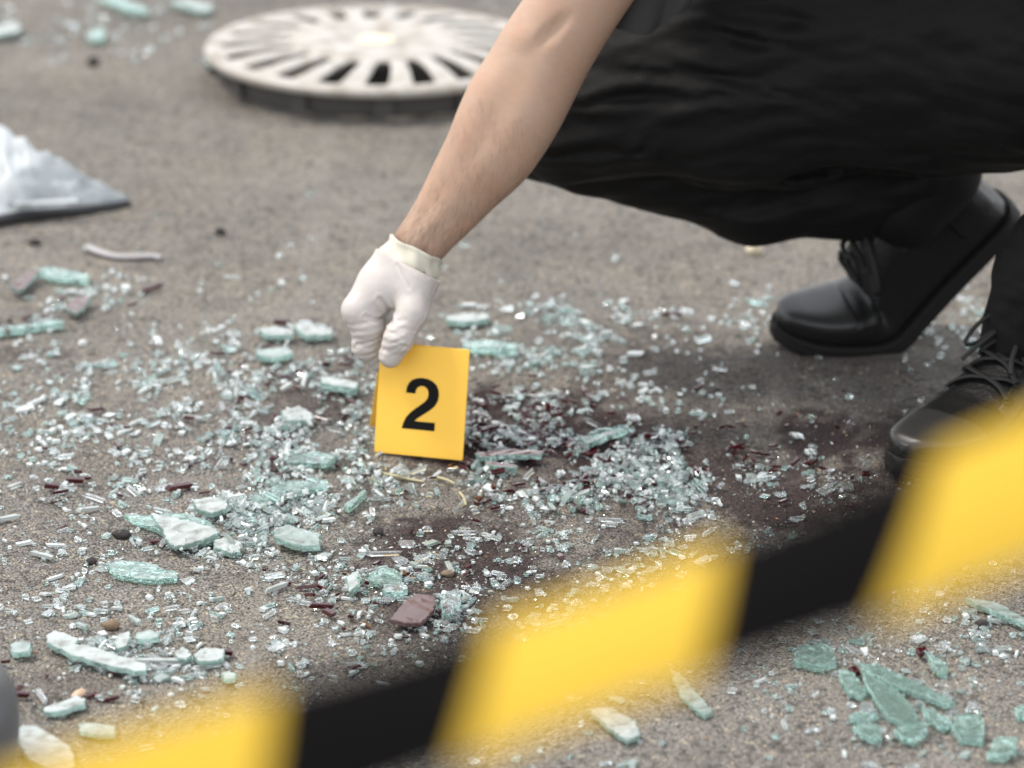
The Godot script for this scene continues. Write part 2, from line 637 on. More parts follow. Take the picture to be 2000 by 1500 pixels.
func nets(field: Callable, lo: Vector3, hi: Vector3, c: float) -> Array:
	var nx := int((hi.x - lo.x) / c) + 2
	var ny := int((hi.y - lo.y) / c) + 2
	var nz := int((hi.z - lo.z) / c) + 2
	var val := PackedFloat32Array()
	val.resize(nx * ny * nz)
	val.fill(1e9)
	var cells := {}
	var blk := 5
	var order := PackedInt32Array()
	for bz in range(0, nz - 1, blk):
		for by in range(0, ny - 1, blk):
			for bx in range(0, nx - 1, blk):
				var mid := lo + Vector3(bx + blk * 0.5, by + blk * 0.5, bz + blk * 0.5) * c
				if absf(field.call(mid)) > blk * c * 1.15: continue
				for z in range(bz, mini(bz + blk + 1, nz)):
					for y in range(by, mini(by + blk + 1, ny)):
						for x in range(bx, mini(bx + blk + 1, nx)):
							var at := (z * ny + y) * nx + x
							if val[at] > 1e8: val[at] = field.call(lo + Vector3(x, y, z) * c)
				order.append_array([bx, by, bz])
	var off := [0, 1, nx, nx + 1, nx * ny, nx * ny + 1, nx * ny + nx, nx * ny + nx + 1]
	var edges := [[0, 1], [2, 3], [4, 5], [6, 7], [0, 2], [1, 3], [4, 6], [5, 7], [0, 4], [1, 5], [2, 6], [3, 7]]
	var v := PackedVector3Array()
	var nn := PackedVector3Array()
	for o in range(0, order.size(), 3):
		for z in range(order[o + 2], mini(order[o + 2] + blk, nz - 1)):
			for y in range(order[o + 1], mini(order[o + 1] + blk, ny - 1)):
				for x in range(order[o], mini(order[o] + blk, nx - 1)):
					var at := (z * ny + y) * nx + x
					var pos := 0
					for k in 8: if val[at + off[k]] > 0.0: pos += 1
					if pos == 0 or pos == 8: continue
					var s := Vector3.ZERO
					var cnt := 0
					for e in edges:
						var a := val[at + off[e[0]]]
						var b := val[at + off[e[1]]]
						if (a > 0.0) != (b > 0.0):
							var t := a / (a - b)
							s += Vector3(e[0] & 1, (e[0] >> 1) & 1, e[0] >> 2).lerp(Vector3(e[1] & 1, (e[1] >> 1) & 1, e[1] >> 2), t)
							cnt += 1
					cells[at] = v.size()
					var p := lo + (Vector3(x, y, z) + s / cnt) * c
					v.append(p)
					var h := c * 0.6
					nn.append(Vector3(field.call(p + Vector3(h, 0, 0)) - field.call(p - Vector3(h, 0, 0)), field.call(p + Vector3(0, h, 0)) - field.call(p - Vector3(0, h, 0)), field.call(p + Vector3(0, 0, h)) - field.call(p - Vector3(0, 0, h))).normalized())
	var ix := PackedInt32Array()
	var st := [1, nx, nx * ny]
	for at in cells:
		for ax in 3:
			var u: int = st[(ax + 1) % 3]
			var w: int = st[(ax + 2) % 3]
			if not (cells.has(at - u) and cells.has(at - w) and cells.has(at - u - w)): continue
			var a := val[at]
			var b := val[at + st[ax]]
			if (a > 0.0) == (b > 0.0): continue
			var q := [cells[at], cells[at - u], cells[at - u - w], cells[at - w]]
			if a > 0.0: ix.append_array([q[0], q[1], q[2], q[0], q[2], q[3]])
			else: ix.append_array([q[0], q[2], q[1], q[0], q[3], q[2]])
	# check which way round it came out
	var out := 0.0
	for t in range(0, mini(ix.size(), 3000), 3):
		out += (v[ix[t + 2]] - v[ix[t]]).cross(v[ix[t + 1]] - v[ix[t]]).dot(nn[ix[t]])
	if out < 0.0:
		for t in range(0, ix.size(), 3):
			var s := ix[t + 1]
			ix[t + 1] = ix[t + 2]
			ix[t + 2] = s
	return [v, nn, ix]

# ------------------------------------------------------------------ the crouching person
const ARM := [[Vector3(-0.0968, 0.1682, 0.137), 0.0235], [Vector3(-0.0746, 0.1965, 0.133), 0.0258], [Vector3(-0.0563, 0.2195, 0.128), 0.0305], [Vector3(-0.0398, 0.2428, 0.124), 0.0357], [Vector3(-0.0225, 0.266, 0.12), 0.0413], [Vector3(-0.0084, 0.2885, 0.114), 0.0445], [Vector3(0.0047, 0.3111, 0.108), 0.0459], [Vector3(0.0178, 0.3336, 0.102), 0.0445], [Vector3(0.0299, 0.3564, 0.097), 0.0436], [Vector3(0.0448, 0.3792, 0.092), 0.0426], [Vector3(0.0606, 0.4016, 0.086), 0.0422], [Vector3(0.0886, 0.4419, 0.075), 0.0431], [Vector3(0.1352, 0.5074, 0.05), 0.047], [Vector3(0.1868, 0.5767, 0.02), 0.051]]

func arm_ring(t: float, m: int, grow := 0.0) -> Array:
	var pts := []
	var rad := []
	for a in ARM:
		pts.append(a[0])
		rad.append(a[1])
	var p := spline(pts, t)
	var d := (spline(pts, t + 0.012) - spline(pts, t - 0.012)).normalized()
	var eye := Vector3(0, 0.334, 0.943)
	var s := eye.cross(d).normalized() * -1.0
	var f := d.cross(s).normalized()
	if f.dot(eye) < 0.0: f = -f
	var r := spline1(rad, t) + grow
	var depth := lerpf(0.74, 0.92, smoothstep(0.0, 0.4, t))
	var u := t * (ARM.size() - 1)
	var ring := []
	for k in m:
		var a := TAU * k / m
		var q := 1.0
		# round muscle of the thumb side, flat inner forearm, tendons at the wrist, crease of the elbow
		q += 0.045 * exp(-pow((u - 5.2) / 2.2, 2.0)) * exp(-pow(angle_difference(a, 2.3) / 0.55, 2.0))
		q -= 0.085 * exp(-pow((u - 4.6) / 2.4, 2.0)) * exp(-pow(angle_difference(a, 1.35) / 0.30, 2.0))
		q += 0.06 * exp(-pow((u - 5.8) / 1.9, 2.0)) * exp(-pow(angle_difference(a, 0.75) / 0.45, 2.0))
		q += 0.055 * exp(-pow((u - 1.0) / 1.3, 2.0)) * exp(-pow(angle_difference(a, 1.45) / 0.20, 2.0))
		q -= 0.05 * exp(-pow((u - 1.2) / 1.3, 2.0)) * exp(-pow(angle_difference(a, 1.05) / 0.22, 2.0))
		q -= 0.16 * exp(-pow((u - 8.7) / 0.65, 2.0)) * exp(-pow(angle_difference(a, 1.50 + (u - 8.7) * 0.12) / 0.11, 2.0))
		q += 0.05 * exp(-pow((u - 8.0) / 0.5, 2.0)) * exp(-pow(angle_difference(a, 1.05) / 0.35, 2.0))
		q += 0.05 * exp(-pow((u - 9.6) / 1.0, 2.0)) * exp(-pow(angle_difference(a, 1.0) / 0.35, 2.0))
		q -= 0.035 * exp(-pow((u - 7.7) / 0.35, 2.0)) * exp(-pow(angle_difference(a, 1.25) / 0.4, 2.0))
		q += 0.012 * sin(a * 3.0 + u * 1.3) * smoothstep(1.0, 3.0, u)
		ring.append(p + (-s * cos(a) * r + f * sin(a) * r * depth) * q)
	return ring

func join(parts: Array) -> ArrayMesh:
	var v := PackedVector3Array()
	var n := PackedVector3Array()
	var c := PackedColorArray()
	var ix := PackedInt32Array()
	for p in parts:
		var b := v.size()
		v.append_array(p[0])
		n.append_array(p[1])
		for i in p[2]: ix.append(b + i)
		if p.size() > 3: c.append_array(p[3])
	return arrays(v, n, ix, null, c if c.size() == v.size() else null)

func skin_color(p: Vector3) -> Color:
	var w := wnoise.get_noise_3d(p.x * 4.0, p.y * 4.0, p.z * 4.0)
	var b := wnoise.get_noise_3d(p.x * 22.0, p.y * 22.0, p.z * 22.0)
	var red := clampf(0.5 + w * 1.1, 0.0, 1.0)
	return Color(1.0 + b * 0.06, 1.0 - red * 0.07 + b * 0.08, 1.0 - red * 0.10 + b * 0.09).clamp(Color(0.6, 0.6, 0.6), Color(1.15, 1.15, 1.15))

func build_person() -> void:
	var who := thing("person", "person in black trousers and dark shirt crouching with one white-gloved hand on the yellow marker", "person", Vector3(0.4356, 0, -0.1689))
	var at := who.position
	# -- bare arm (the visible one), then neck, head and the other arm, one skin
	var rings := []
	var m := 48
	for i in 141: rings.append(arm_ring(i / 140.0, m))
	var am := rings_mesh(rings).surface_get_arrays(0)
	var rest := [
		[Vector3(0.20, 0.70, 0.07), Vector3(0.13, 0.77, 0.075), 0.055, 0.052, 0.03],
		[Vector3(0.10, 0.82, 0.08), Vector3(0.085, 0.85, 0.08), 0.088, 0.082, 0.05], [Vector3(0.06, 0.78, 0.08), Vector3(0.035, 0.765, 0.08), 0.058, 0.045, 0.04],
		[Vector3(0.015, 0.80, 0.08), Vector3(-0.005, 0.785, 0.08), 0.014, 0.015, 0.015], [Vector3(0.022, 0.765, 0.068), Vector3(0.022, 0.765, 0.092), 0.012, 0.012, 0.01],
		[Vector3(0.10, 0.80, 0.168), Vector3(0.105, 0.83, 0.172), 0.012, 0.014, 0.008], [Vector3(0.10, 0.80, -0.008), Vector3(0.105, 0.83, -0.012), 0.012, 0.014, 0.008],
		[Vector3(0.32, 0.68, 0.26), Vector3(0.46, 0.66, 0.36), 0.055, 0.045, 0.03], [Vector3(0.46, 0.66, 0.36), Vector3(0.56, 0.60, 0.38), 0.044, 0.030, 0.02],
		[Vector3(0.56, 0.60, 0.38), Vector3(0.61, 0.595, 0.39), 0.030, 0.034, 0.02],
		[Vector3(0.60, 0.60, 0.365), Vector3(0.675, 0.58, 0.36), 0.012, 0.009, 0.006], [Vector3(0.61, 0.60, 0.387), Vector3(0.69, 0.575, 0.39), 0.012, 0.009, 0.006],
		[Vector3(0.61, 0.595, 0.41), Vector3(0.685, 0.565, 0.417), 0.011, 0.008, 0.006], [Vector3(0.60, 0.59, 0.43), Vector3(0.665, 0.56, 0.443), 0.010, 0.008, 0.006],
		[Vector3(0.56, 0.595, 0.36), Vector3(0.605, 0.585, 0.33), 0.013, 0.010, 0.008]]
	var net := nets(func(p): return sd_bones(p, rest), Vector3(-0.06, 0.40, -0.06), Vector3(0.74, 0.98, 0.50), 0.008)
	var shifted := []
	for part in [[am[Mesh.ARRAY_VERTEX], am[Mesh.ARRAY_NORMAL], am[Mesh.ARRAY_INDEX]], net]:
		var v: PackedVector3Array = part[0]
		var c := PackedColorArray()
		for i in v.size():
			c.append(Color(0.405, 0.274, 0.198) * skin_color(v[i]))
			v[i] -= at
		shifted.append([v, part[1], part[2], c])
	M.skin.albedo_color = Color.WHITE
	var body := put("body", join(shifted), M.skin, who)
	# arm hair
	var st := SurfaceTool.new()
	st.begin(Mesh.PRIMITIVE_TRIANGLES)
	for i in 1300:
		var t := 0.035 + 0.40 * pow(rng.randf(), 2.2)
		var a := rng.randf_range(0.1, 3.0)
		var r0 := arm_ring_point(t, a)
		var r1 := arm_ring_point(t - 0.012, a + 0.06)
		var nrm := (r0 - arm_ring_center(t)).normalized()
		var along := (r1 - r0).normalized()
		var len := rng.randf_range(0.006, 0.014)
		var tip := r0 + along * len + nrm * len * rng.randf_range(0.05, 0.35) + along.cross(nrm) * len * rng.randf_range(-0.35, 0.35)
		var mid := r0.lerp(tip, 0.5) + nrm * len * 0.10
		var wd := along.cross(nrm).normalized() * 0.00005
		for q in [[r0, mid, 1.0, 0.8], [mid, tip, 0.8, 0.2]]:
			quad(st, q[0] - at - wd * q[2], q[0] - at + wd * q[2], q[1] - at + wd * q[3], q[1] - at - wd * q[3])
	st.generate_normals()
	tag(put("arm_hair", st.commit(), M.hair, body), "", "", "", "stuff")
	var hair := [[Vector3(0.115, 0.845, 0.08), Vector3(0.10, 0.87, 0.08), 0.092, 0.080, 0.04], [Vector3(0.145, 0.80, 0.08), Vector3(0.15, 0.77, 0.08), 0.070, 0.055, 0.04]]
	var hn := nets(func(p): return sd_bones(p, hair) + 0.003 * sin(p.x * 260.0 + p.z * 190.0), Vector3(0.0, 0.68, -0.04), Vector3(0.26, 0.98, 0.2), 0.010)
	put("hair", moved(hn, at), M.hair, who)
	build_clothes(who, at)
	build_glove(who, at)
	build_shoe(who, at, Vector3(0.2585, 0, -0.1121), Vector3(0.382, 0, -0.1419), deg_to_rad(48.0))
	build_shoe(who, at, Vector3(0.3496, 0, 0.2736), Vector3(0.5552, 0, 0.0726), 0.0)

func moved(net: Array, at: Vector3) -> ArrayMesh:
	var v: PackedVector3Array = net[0]
	for i in v.size(): v[i] -= at
	return arrays(v, net[1], net[2])

func arm_ring_point(t: float, a: float) -> Vector3:
	var r := arm_ring(t, 48)
	var x := fposmod(a / TAU, 1.0) * 48.0
	return r[int(x) % 48].lerp(r[(int(x) + 1) % 48], x - int(x))

func arm_ring_center(t: float) -> Vector3:
	var pts := []
	for a in ARM: pts.append(a[0])
	return spline(pts, t)

func build_clothes(who: Node3D, at: Vector3) -> void:
	# trousers: thigh folded down on the shin, seat, and the other leg bent up beside it
	var legs := [
		[Vector3(0.0511, 0.2535, -0.04), Vector3(0.2336, 0.2784, -0.045), 0.060, 0.078, 0.03], [Vector3(0.2336, 0.2784, -0.045), Vector3(0.4367, 0.3272, -0.05), 0.078, 0.104, 0.06],
		[Vector3(0.1072, 0.3095, -0.06), Vector3(0.2433, 0.352, -0.07), 0.060, 0.085, 0.05], [Vector3(0.2433, 0.352, -0.07), Vector3(0.4107, 0.377, -0.05), 0.085, 0.11, 0.05],
		[Vector3(0.032, 0.2231, -0.075), Vector3(0.2385, 0.1693, -0.095), 0.042, 0.053, 0.012], [Vector3(0.2385, 0.1693, -0.095), Vector3(0.3236, 0.1611, -0.1), 0.053, 0.042, 0.02], [Vector3(0.3234, 0.1694, -0.1), Vector3(0.3982, 0.1767, -0.105), 0.046, 0.048, 0.02],
		[Vector3(0.4089, 0.3451, -0.02), Vector3(0.4945, 0.366, 0.06), 0.122, 0.122, 0.08],
		[Vector3(0.54, 0.40, 0.10), Vector3(0.62, 0.50, 0.37), 0.095, 0.072, 0.05], [Vector3(0.62, 0.50, 0.37), Vector3(0.512, 0.15, 0.150), 0.068, 0.064, 0.03], [Vector3(0.512, 0.15, 0.150), Vector3(0.498, 0.085, 0.128), 0.064, 0.066, 0.03]]
	var fold := FastNoiseLite.new()
	fold.seed = 77
	fold.frequency = 1.0
	fold.fractal_octaves = 2
	var creases := [
		# sharp folds across the cloth: line from, line to, width, depth
		[Vector3(0.0856, 0.3385, 0.03), Vector3(0.3441, 0.2818, 0.03), 0.006, 0.006], [Vector3(0.0715, 0.314, 0.03), Vector3(0.2049, 0.314, 0.03), 0.005, 0.005], [Vector3(0.0575, 0.284, 0.02), Vector3(0.2671, 0.3041, 0.03), 0.006, 0.005],
		[Vector3(0.0193, 0.2308, 0), Vector3(0.1449, 0.2433, 0), 0.007, 0.008], [Vector3(0.1112, 0.2308, 0), Vector3(0.1398, 0.2634, 0), 0.006, 0.009], [Vector3(0.0293, 0.1843, -0.02), Vector3(0.2427, 0.2127, -0.01), 0.008, 0.007],
		[Vector3(0.2427, 0.2127, -0.01), Vector3(0.4363, 0.2253, -0.01), 0.010, 0.012], [Vector3(0.1662, 0.3581, 0.03), Vector3(0.3808, 0.3287, 0.03), 0.006, 0.005], [Vector3(0.1422, 0.3728, 0.03), Vector3(0.3558, 0.3679, 0.03), 0.006, 0.005], [Vector3(0.4155, 0.3634, 0.05), Vector3(0.4441, 0.2624, 0.04), 0.007, 0.006],
		[Vector3(0.1714, 0.1608, -0.03), Vector3(0.318, 0.1736, -0.03), 0.007, 0.006], [Vector3(0.0952, 0.3238, 0.03), Vector3(0.384, 0.2566, 0.02), 0.005, 0.004]]
	var field := func(p: Vector3) -> float:
		var d := sd_bones(p, legs)
		if absf(d) > 0.03: return d
		d += fold.get_noise_3d(p.x * 6.0 + p.y * 6.0, p.y * 26.0 - p.x * 7.0, p.z * 14.0) * 0.0045
		d += fold.get_noise_3d(p.x * 14.0, p.y * 55.0 + p.x * 8.0, p.z * 24.0) * 0.0012
		var cut := 0.0
		for c in creases:
			var a: Vector3 = c[0]
			var ba: Vector3 = c[1] - a
			var t := (p - a).dot(ba) / ba.length_squared()
			if t < -0.1 or t > 1.1: continue
			var q := p - a - ba * t
			q.z *= 0.35
			var x: float = (q + Vector3(0.0, 0.004 * fold.get_noise_2d(t * 4.0, c[2] * 900.0 + a.x * 50.0), 0.0)).length() / (c[2] * (0.7 + 0.6 * sin(PI * clampf(t, 0.0, 1.0))))
			if x < 3.0:
				cut += 0.8 * c[3] * (exp(-x * x) - 0.45 * exp(-pow(x - 1.6, 2.0))) * smoothstep(-0.1, 0.15, t) * smoothstep(1.1, 0.85, t)
		return d + clampf(cut, -0.005, 0.008)
	put("trousers", moved(nets(field, Vector3(-0.04, 0.03, -0.22), Vector3(0.76, 0.60, 0.48), 0.0056), at), M.cloth, who)
	# shirt: back and shoulders leaning forward over the thighs, sleeves, hanging hem
	var top := [
		[Vector3(0.50, 0.54, 0.04), Vector3(0.36, 0.66, 0.06), 0.145, 0.155, 0.08], [Vector3(0.36, 0.66, 0.06), Vector3(0.24, 0.68, 0.07), 0.155, 0.12, 0.06],
		[Vector3(0.24, 0.64, -0.03), Vector3(0.30, 0.66, 0.22), 0.075, 0.075, 0.07], [Vector3(0.22, 0.62, 0.0), Vector3(0.1259, 0.4967, 0.055), 0.078, 0.066, 0.04], [Vector3(0.30, 0.68, 0.25), Vector3(0.37, 0.665, 0.33), 0.075, 0.066, 0.04]]
	var sf := func(p: Vector3) -> float: return sd_bones(p, top) + fold.get_noise_3d(p.x * 12.0 + p.y * 9.0, p.y * 18.0, p.z * 12.0) * 0.008
	var shirt := put("shirt", moved(nets(sf, Vector3(0.04, 0.24, -0.18), Vector3(0.68, 0.86, 0.46), 0.012), at), M.shirt, who)
	# the hem: a hanging fold of cloth in front of the thigh
	var lo := [Vector3(0.0561, 0.4036, 0.075), Vector3(0.0857, 0.3755, 0.078), Vector3(0.1006, 0.3735, 0.085), Vector3(0.1255, 0.3688, 0.082), Vector3(0.1406, 0.3798, 0.076), Vector3(0.1617, 0.3937, 0.07), Vector3(0.1875, 0.4167, 0.06), Vector3(0.2437, 0.4502, 0.05)]
	var hi := [Vector3(0.10, 0.50, 0.06), Vector3(0.12, 0.50, 0.06), Vector3(0.14, 0.50, 0.06), Vector3(0.16, 0.50, 0.06), Vector3(0.18, 0.50, 0.06), Vector3(0.20, 0.50, 0.06), Vector3(0.22, 0.50, 0.06), Vector3(0.26, 0.52, 0.06)]
	var rings := []
	for i in 41:
		var u := i / 40.0
		var a := spline(lo, u)
		var b := spline(hi, u)
		var w := 0.004 * sin(u * 21.0)
		var ring := []
		for k in 13: ring.append(a.lerp(b, k / 12.0) + Vector3(0, 0, 0.0012 + w * (1.0 - k / 12.0)) - at)
		for k in 13: ring.append(a.lerp(b, 1.0 - k / 12.0) + Vector3(0, 0, -0.0012 + w * (k / 12.0)) - at)
		rings.append(ring)
	put("hem", rings_mesh(rings), M.shirt, shirt)
	for s in [[Vector3(0.3837, 0.1496, -0.1), Vector3(0.4124, 0.186, -0.1), 0.043, 0.045, 0.02], [Vector3(0.498, 0.09, 0.128), Vector3(0.492, 0.06, 0.124), 0.042, 0.040, 0.02]]:
		var e := Vector3(0.06, 0.06, 0.06)
		put("sock", moved(nets(func(p): return sd_bones(p, [s]) + 0.0006 * sin(p.x * 900.0), s[0].min(s[1]) - e, s[0].max(s[1]) + e, 0.006), at), M.cloth, who)

const HAND := {
	"palm": [[Vector3(-0.094, 0.1731, 0.137), 0.0179], [Vector3(-0.1211, 0.1517, 0.15), 0.0169]],
	"index": [[Vector3(-0.1405, 0.1303, 0.166), 0.0136], [Vector3(-0.1322, 0.1145, 0.169), 0.0141], [Vector3(-0.1333, 0.0963, 0.168), 0.0127], [Vector3(-0.1219, 0.0822, 0.163), 0.0108], [Vector3(-0.1113, 0.0746, 0.157), 0.009]],
	"middle": [[Vector3(-0.1379, 0.1276, 0.146), 0.0137], [Vector3(-0.1273, 0.1074, 0.148), 0.0127], [Vector3(-0.1227, 0.0895, 0.148), 0.0113], [Vector3(-0.1048, 0.0828, 0.149), 0.009], [Vector3(-0.0892, 0.0933, 0.149), 0.008]],
	"ring": [[Vector3(-0.1344, 0.1239, 0.126), 0.0133], [Vector3(-0.1232, 0.1006, 0.128), 0.0123], [Vector3(-0.1177, 0.0866, 0.128), 0.0104], [Vector3(-0.1006, 0.0863, 0.13), 0.0085], [Vector3(-0.0947, 0.0995, 0.132), 0.0081]],
	"little": [[Vector3(-0.1293, 0.1211, 0.107), 0.0119], [Vector3(-0.1191, 0.0989, 0.108), 0.0105], [Vector3(-0.1125, 0.0878, 0.108), 0.0091], [Vector3(-0.1, 0.0898, 0.111), 0.0076], [Vector3(-0.0951, 0.1009, 0.114), 0.0071]],
	"thumb": [[Vector3(-0.0879, 0.1633, 0.16), 0.0173], [Vector3(-0.0904, 0.1344, 0.184), 0.0135], [Vector3(-0.1034, 0.1129, 0.196), 0.0126], [Vector3(-0.1106, 0.0959, 0.194), 0.0112]]}

func build_glove(who: Node3D, at: Vector3) -> void:
	var b := []
	var wrist: Vector3 = Vector3(-0.0911, 0.1791, 0.137)
	for f in ["index", "middle", "ring", "little"]:
		var c: Array = HAND[f]
		var from: Vector3 = wrist + (c[0][0] - wrist) * 0.12
		b.append([from, c[0][0], 0.0185, c[0][1], 0.012])
	for f in ["index", "middle", "ring", "little", "thumb"]:
		var c: Array = HAND[f]
		for i in c.size() - 1: b.append([c[i][0], c[i + 1][0], c[i][1], c[i + 1][1], 0.006 if i else 0.010])
	b.append([HAND.palm[0][0], HAND.palm[1][0], HAND.palm[0][1], HAND.palm[1][1], 0.018])
	b.append([HAND.thumb[0][0], Vector3(-0.1162, 0.1436, 0.16), 0.0150, 0.0125, 0.016])
	b.append([wrist, Vector3(-0.0882, 0.1552, 0.15), 0.022, 0.0175, 0.02])
	b.append([wrist + (ARM[1][0] - wrist) * 0.35, wrist, 0.0235, 0.0240, 0.014])
	var cuff_at: Vector3 = Vector3(-0.0958, 0.1656, 0.141)
	var fore: Vector3 = (Vector3(-0.0855, 0.1843, 0.135) - cuff_at).normalized()
	var nail: Vector3 = Vector3(-0.1103, 0.0972, 0.2035)
	var c0: Vector3 = HAND.index[0][0]
	var c1: Vector3 = HAND.index[2][0]
	var c2: Vector3 = HAND.index[4][0]
	var t0: Vector3 = HAND.thumb[1][0]
	var t1: Vector3 = HAND.thumb[3][0]
	var fold := FastNoiseLite.new()
	fold.seed = 5
	fold.frequency = 1.0
	var grooves := [
		[Vector3(-0.1334, 0.1297, 0.17), Vector3(-0.1161, 0.1218, 0.17), 0.0016, 0.0016], [Vector3(-0.1416, 0.102, 0.17), Vector3(-0.12, 0.1074, 0.17), 0.0015, 0.0016], [Vector3(-0.1399, 0.0901, 0.17), Vector3(-0.123, 0.0941, 0.17), 0.0013, 0.0009], [Vector3(-0.1206, 0.1445, 0.17), Vector3(-0.1104, 0.1287, 0.17), 0.0022, 0.0018],
		[Vector3(-0.1046, 0.1756, 0.16), Vector3(-0.0936, 0.1584, 0.16), 0.0016, 0.0007], [Vector3(-0.0972, 0.1776, 0.16), Vector3(-0.0758, 0.1648, 0.16), 0.0014, 0.0008], [Vector3(-0.1006, 0.1266, 0.19), Vector3(-0.0876, 0.1217, 0.19), 0.0014, 0.0007], [Vector3(-0.1072, 0.1143, 0.19), Vector3(-0.0933, 0.1079, 0.19), 0.0013, 0.0008]]
	var field := func(p: Vector3) -> float:
		var d := sd_bones(p, b)
		if absf(d) > 0.012: return d
		# nail under the latex
		var q := p - nail
		var dn := Vector3(q.x / 0.0072, q.y / 0.0085, q.z / 0.0030).length()
		d -= 0.0021 * clampf(1.2 - dn, 0.0, 0.2) / 0.2
		# wrinkles of stretched latex along the fingers
		var i := (p - c0).dot((c1 - c0).normalized()) / 0.031
		var wob := fold.get_noise_3d(p.x * 60.0, p.y * 60.0, p.z * 60.0)
		if p.z > 0.160 and i > 0.05 and i < 1.5 and p.x < c0.x + 0.045:
			d += 0.00042 * sin(i * 26.0 + wob * 2.5) * smoothstep(0.05, 0.3, i) * smoothstep(1.5, 1.15, i)
		var j := (p - c1).dot((c2 - c1).normalized()) / 0.030
		if j > 0.0 and j < 0.8 and p.z > 0.15: d += 0.0003 * sin(j * 30.0 + wob * 2.0)
		var k := (p - t0).dot((t1 - t0).normalized())
		if k > 0.006 and k < 0.034 and p.z > 0.185: d += 0.00020 * sin(k * 1150.0 + wob * 3.0) * smoothstep(0.006, 0.014, k) * smoothstep(0.034, 0.026, k)
		if p.z > 0.150:
			for g in grooves:
				var a: Vector3 = g[0]
				var ba: Vector3 = g[1] - a
				ba.z = 0.0
				var w := p - a
				w.z = 0.0
				var t := clampf(w.dot(ba) / ba.length_squared(), 0.0, 1.0)
				var x: float = (w - ba * t).length() / g[2]
				if x < 3.0: d += g[3] * (exp(-x * x) - 0.4 * exp(-pow(x - 1.7, 2.0)))
		d += 0.0007 * fold.get_noise_3d(p.x * 22.0, p.y * 22.0, p.z * 22.0)
		return maxf(d, (p - cuff_at).dot(fore) - 0.0005)
	var glove := put("glove", moved(nets(field, Vector3(-0.175, 0.055, 0.085), Vector3(-0.055, 0.205, 0.225), 0.0021), at), M.latex, who)
	# the rolled cuff round the wrist
	var rings := []
	var low: Vector3 = Vector3(-0.0958, 0.1656, 0.141)
	var along: Vector3 = (Vector3(-0.0855, 0.1843, 0.135) - low).normalized()
	var eye := Vector3(0, 0.334, 0.943)
	var across := along.cross(eye).normalized()
	var front := across.cross(along).normalized()
	if front.dot(eye) < 0.0: front = -front
	# distance along the wrist, then radius of the band
	for q in [[-0.0020, 0.0245], [-0.0025, 0.0284], [-0.0005, 0.0295], [0.0020, 0.0292], [0.0050, 0.0281], [0.0085, 0.0271], [0.0118, 0.0264], [0.0140, 0.0266], [0.0158, 0.0272], [0.0174, 0.0270], [0.0180, 0.0259], [0.0168, 0.0249], [0.0120, 0.0246], [0.0030, 0.0250]]:
		var ring := []
		for k in 64:
			var a := TAU * k / 64.0
			var r: float = q[1] + 0.0009 * sin(a * 5.0 + q[0] * 160.0) + 0.0006 * sin(a * 11.0 + 1.0 - q[0] * 260.0)
			var sag := 0.0010 * sin(a * 2.0 + 0.6) + 0.0007 * sin(a * 5.0)
			ring.append(low + along * (q[0] + sag) + across * cos(a) * r + front * sin(a) * r * 0.90 - at)
		rings.append(ring)
	put("cuff", rings_mesh(rings, false, false), M.latex_roll, glove)

# ------------------------------------------------------------------ shoes
const SHOE_X := [0.0, 0.008, 0.022, 0.045, 0.075, 0.105, 0.135, 0.160, 0.185, 0.210, 0.235, 0.262, 0.285, 0.298, 0.303]
const SHOE_W := [0.006, 0.021, 0.033, 0.043, 0.049, 0.050, 0.047, 0.043, 0.040, 0.038, 0.037, 0.036, 0.034, 0.027, 0.010]
const SHOE_H := [0.027, 0.036, 0.042, 0.046, 0.051, 0.063, 0.083, 0.101, 0.113, 0.116, 0.108, 0.104, 0.104, 0.100, 0.082]

func shoe_val(t: Array, x: float) -> float:
	for i in SHOE_X.size() - 1:
		if x <= SHOE_X[i + 1]:
			var f: float = (x - SHOE_X[i]) / (SHOE_X[i + 1] - SHOE_X[i])
			return cubic_interpolate(t[i], t[i + 1], t[maxi(i - 1, 0)], t[mini(i + 2, SHOE_X.size() - 1)], f)
	return t[-1]

func shoe_bend(p: Vector3, bend: float) -> Vector3:
	# the sole stays flat under the toes and rises behind the ball of the foot
	var x0 := 0.085
	var x1 := 0.150
	var c := Vector2.ZERO
	var ang := 0.0
	if p.x > x0:
		var n := 12
		var upto := minf(p.x, x1)
		c = Vector2(x0, 0)
		for i in n:
			var x := x0 + (upto - x0) * (i + 0.5) / n
			ang = bend * smoothstep(x0, x1, x)
			c += Vector2(cos(ang), sin(ang)) * (upto - x0) / n
		ang = bend * smoothstep(x0, x1, upto)
		if p.x > x1: c += Vector2(cos(ang), sin(ang)) * (p.x - x1)
	else:
		c = Vector2(p.x, 0)
	return Vector3(c.x - sin(ang) * p.y, c.y + cos(ang) * p.y + 0.010 * pow(clampf(1.0 - p.x / 0.06, 0.0, 1.0), 2.0), p.z)

func upper_pt(x: float, a: float, off: float, bend: float) -> Vector3:
	var w := shoe_val(SHOE_W, x) + off
	var h := shoe_val(SHOE_H, x) + off
	var sy := sin(a)
	var fy := 0.5 * (1.0 + signf(sy) * pow(absf(sy), 0.75))
	var y := 0.012 + (h - 0.012) * fy
	var z := w * signf(cos(a)) * pow(absf(cos(a)), 0.62 if sy > 0.0 else 0.2)
	var taper := smoothstep(0.07, 0.15, x) * 0.34
	z *= 1.0 - taper * pow(fy, 1.4)
	var wr := 0.0017 * sin(x * 400.0 + a * 2.0 + 1.3 * sin(a * 3.0)) * exp(-pow((x - 0.110) / 0.026, 2.0)) * smoothstep(0.2, 0.8, fy) * (1.0 if bend > 0.1 else 0.4)
	return shoe_bend(Vector3(x, y + wr, z + wr * signf(z)), bend)

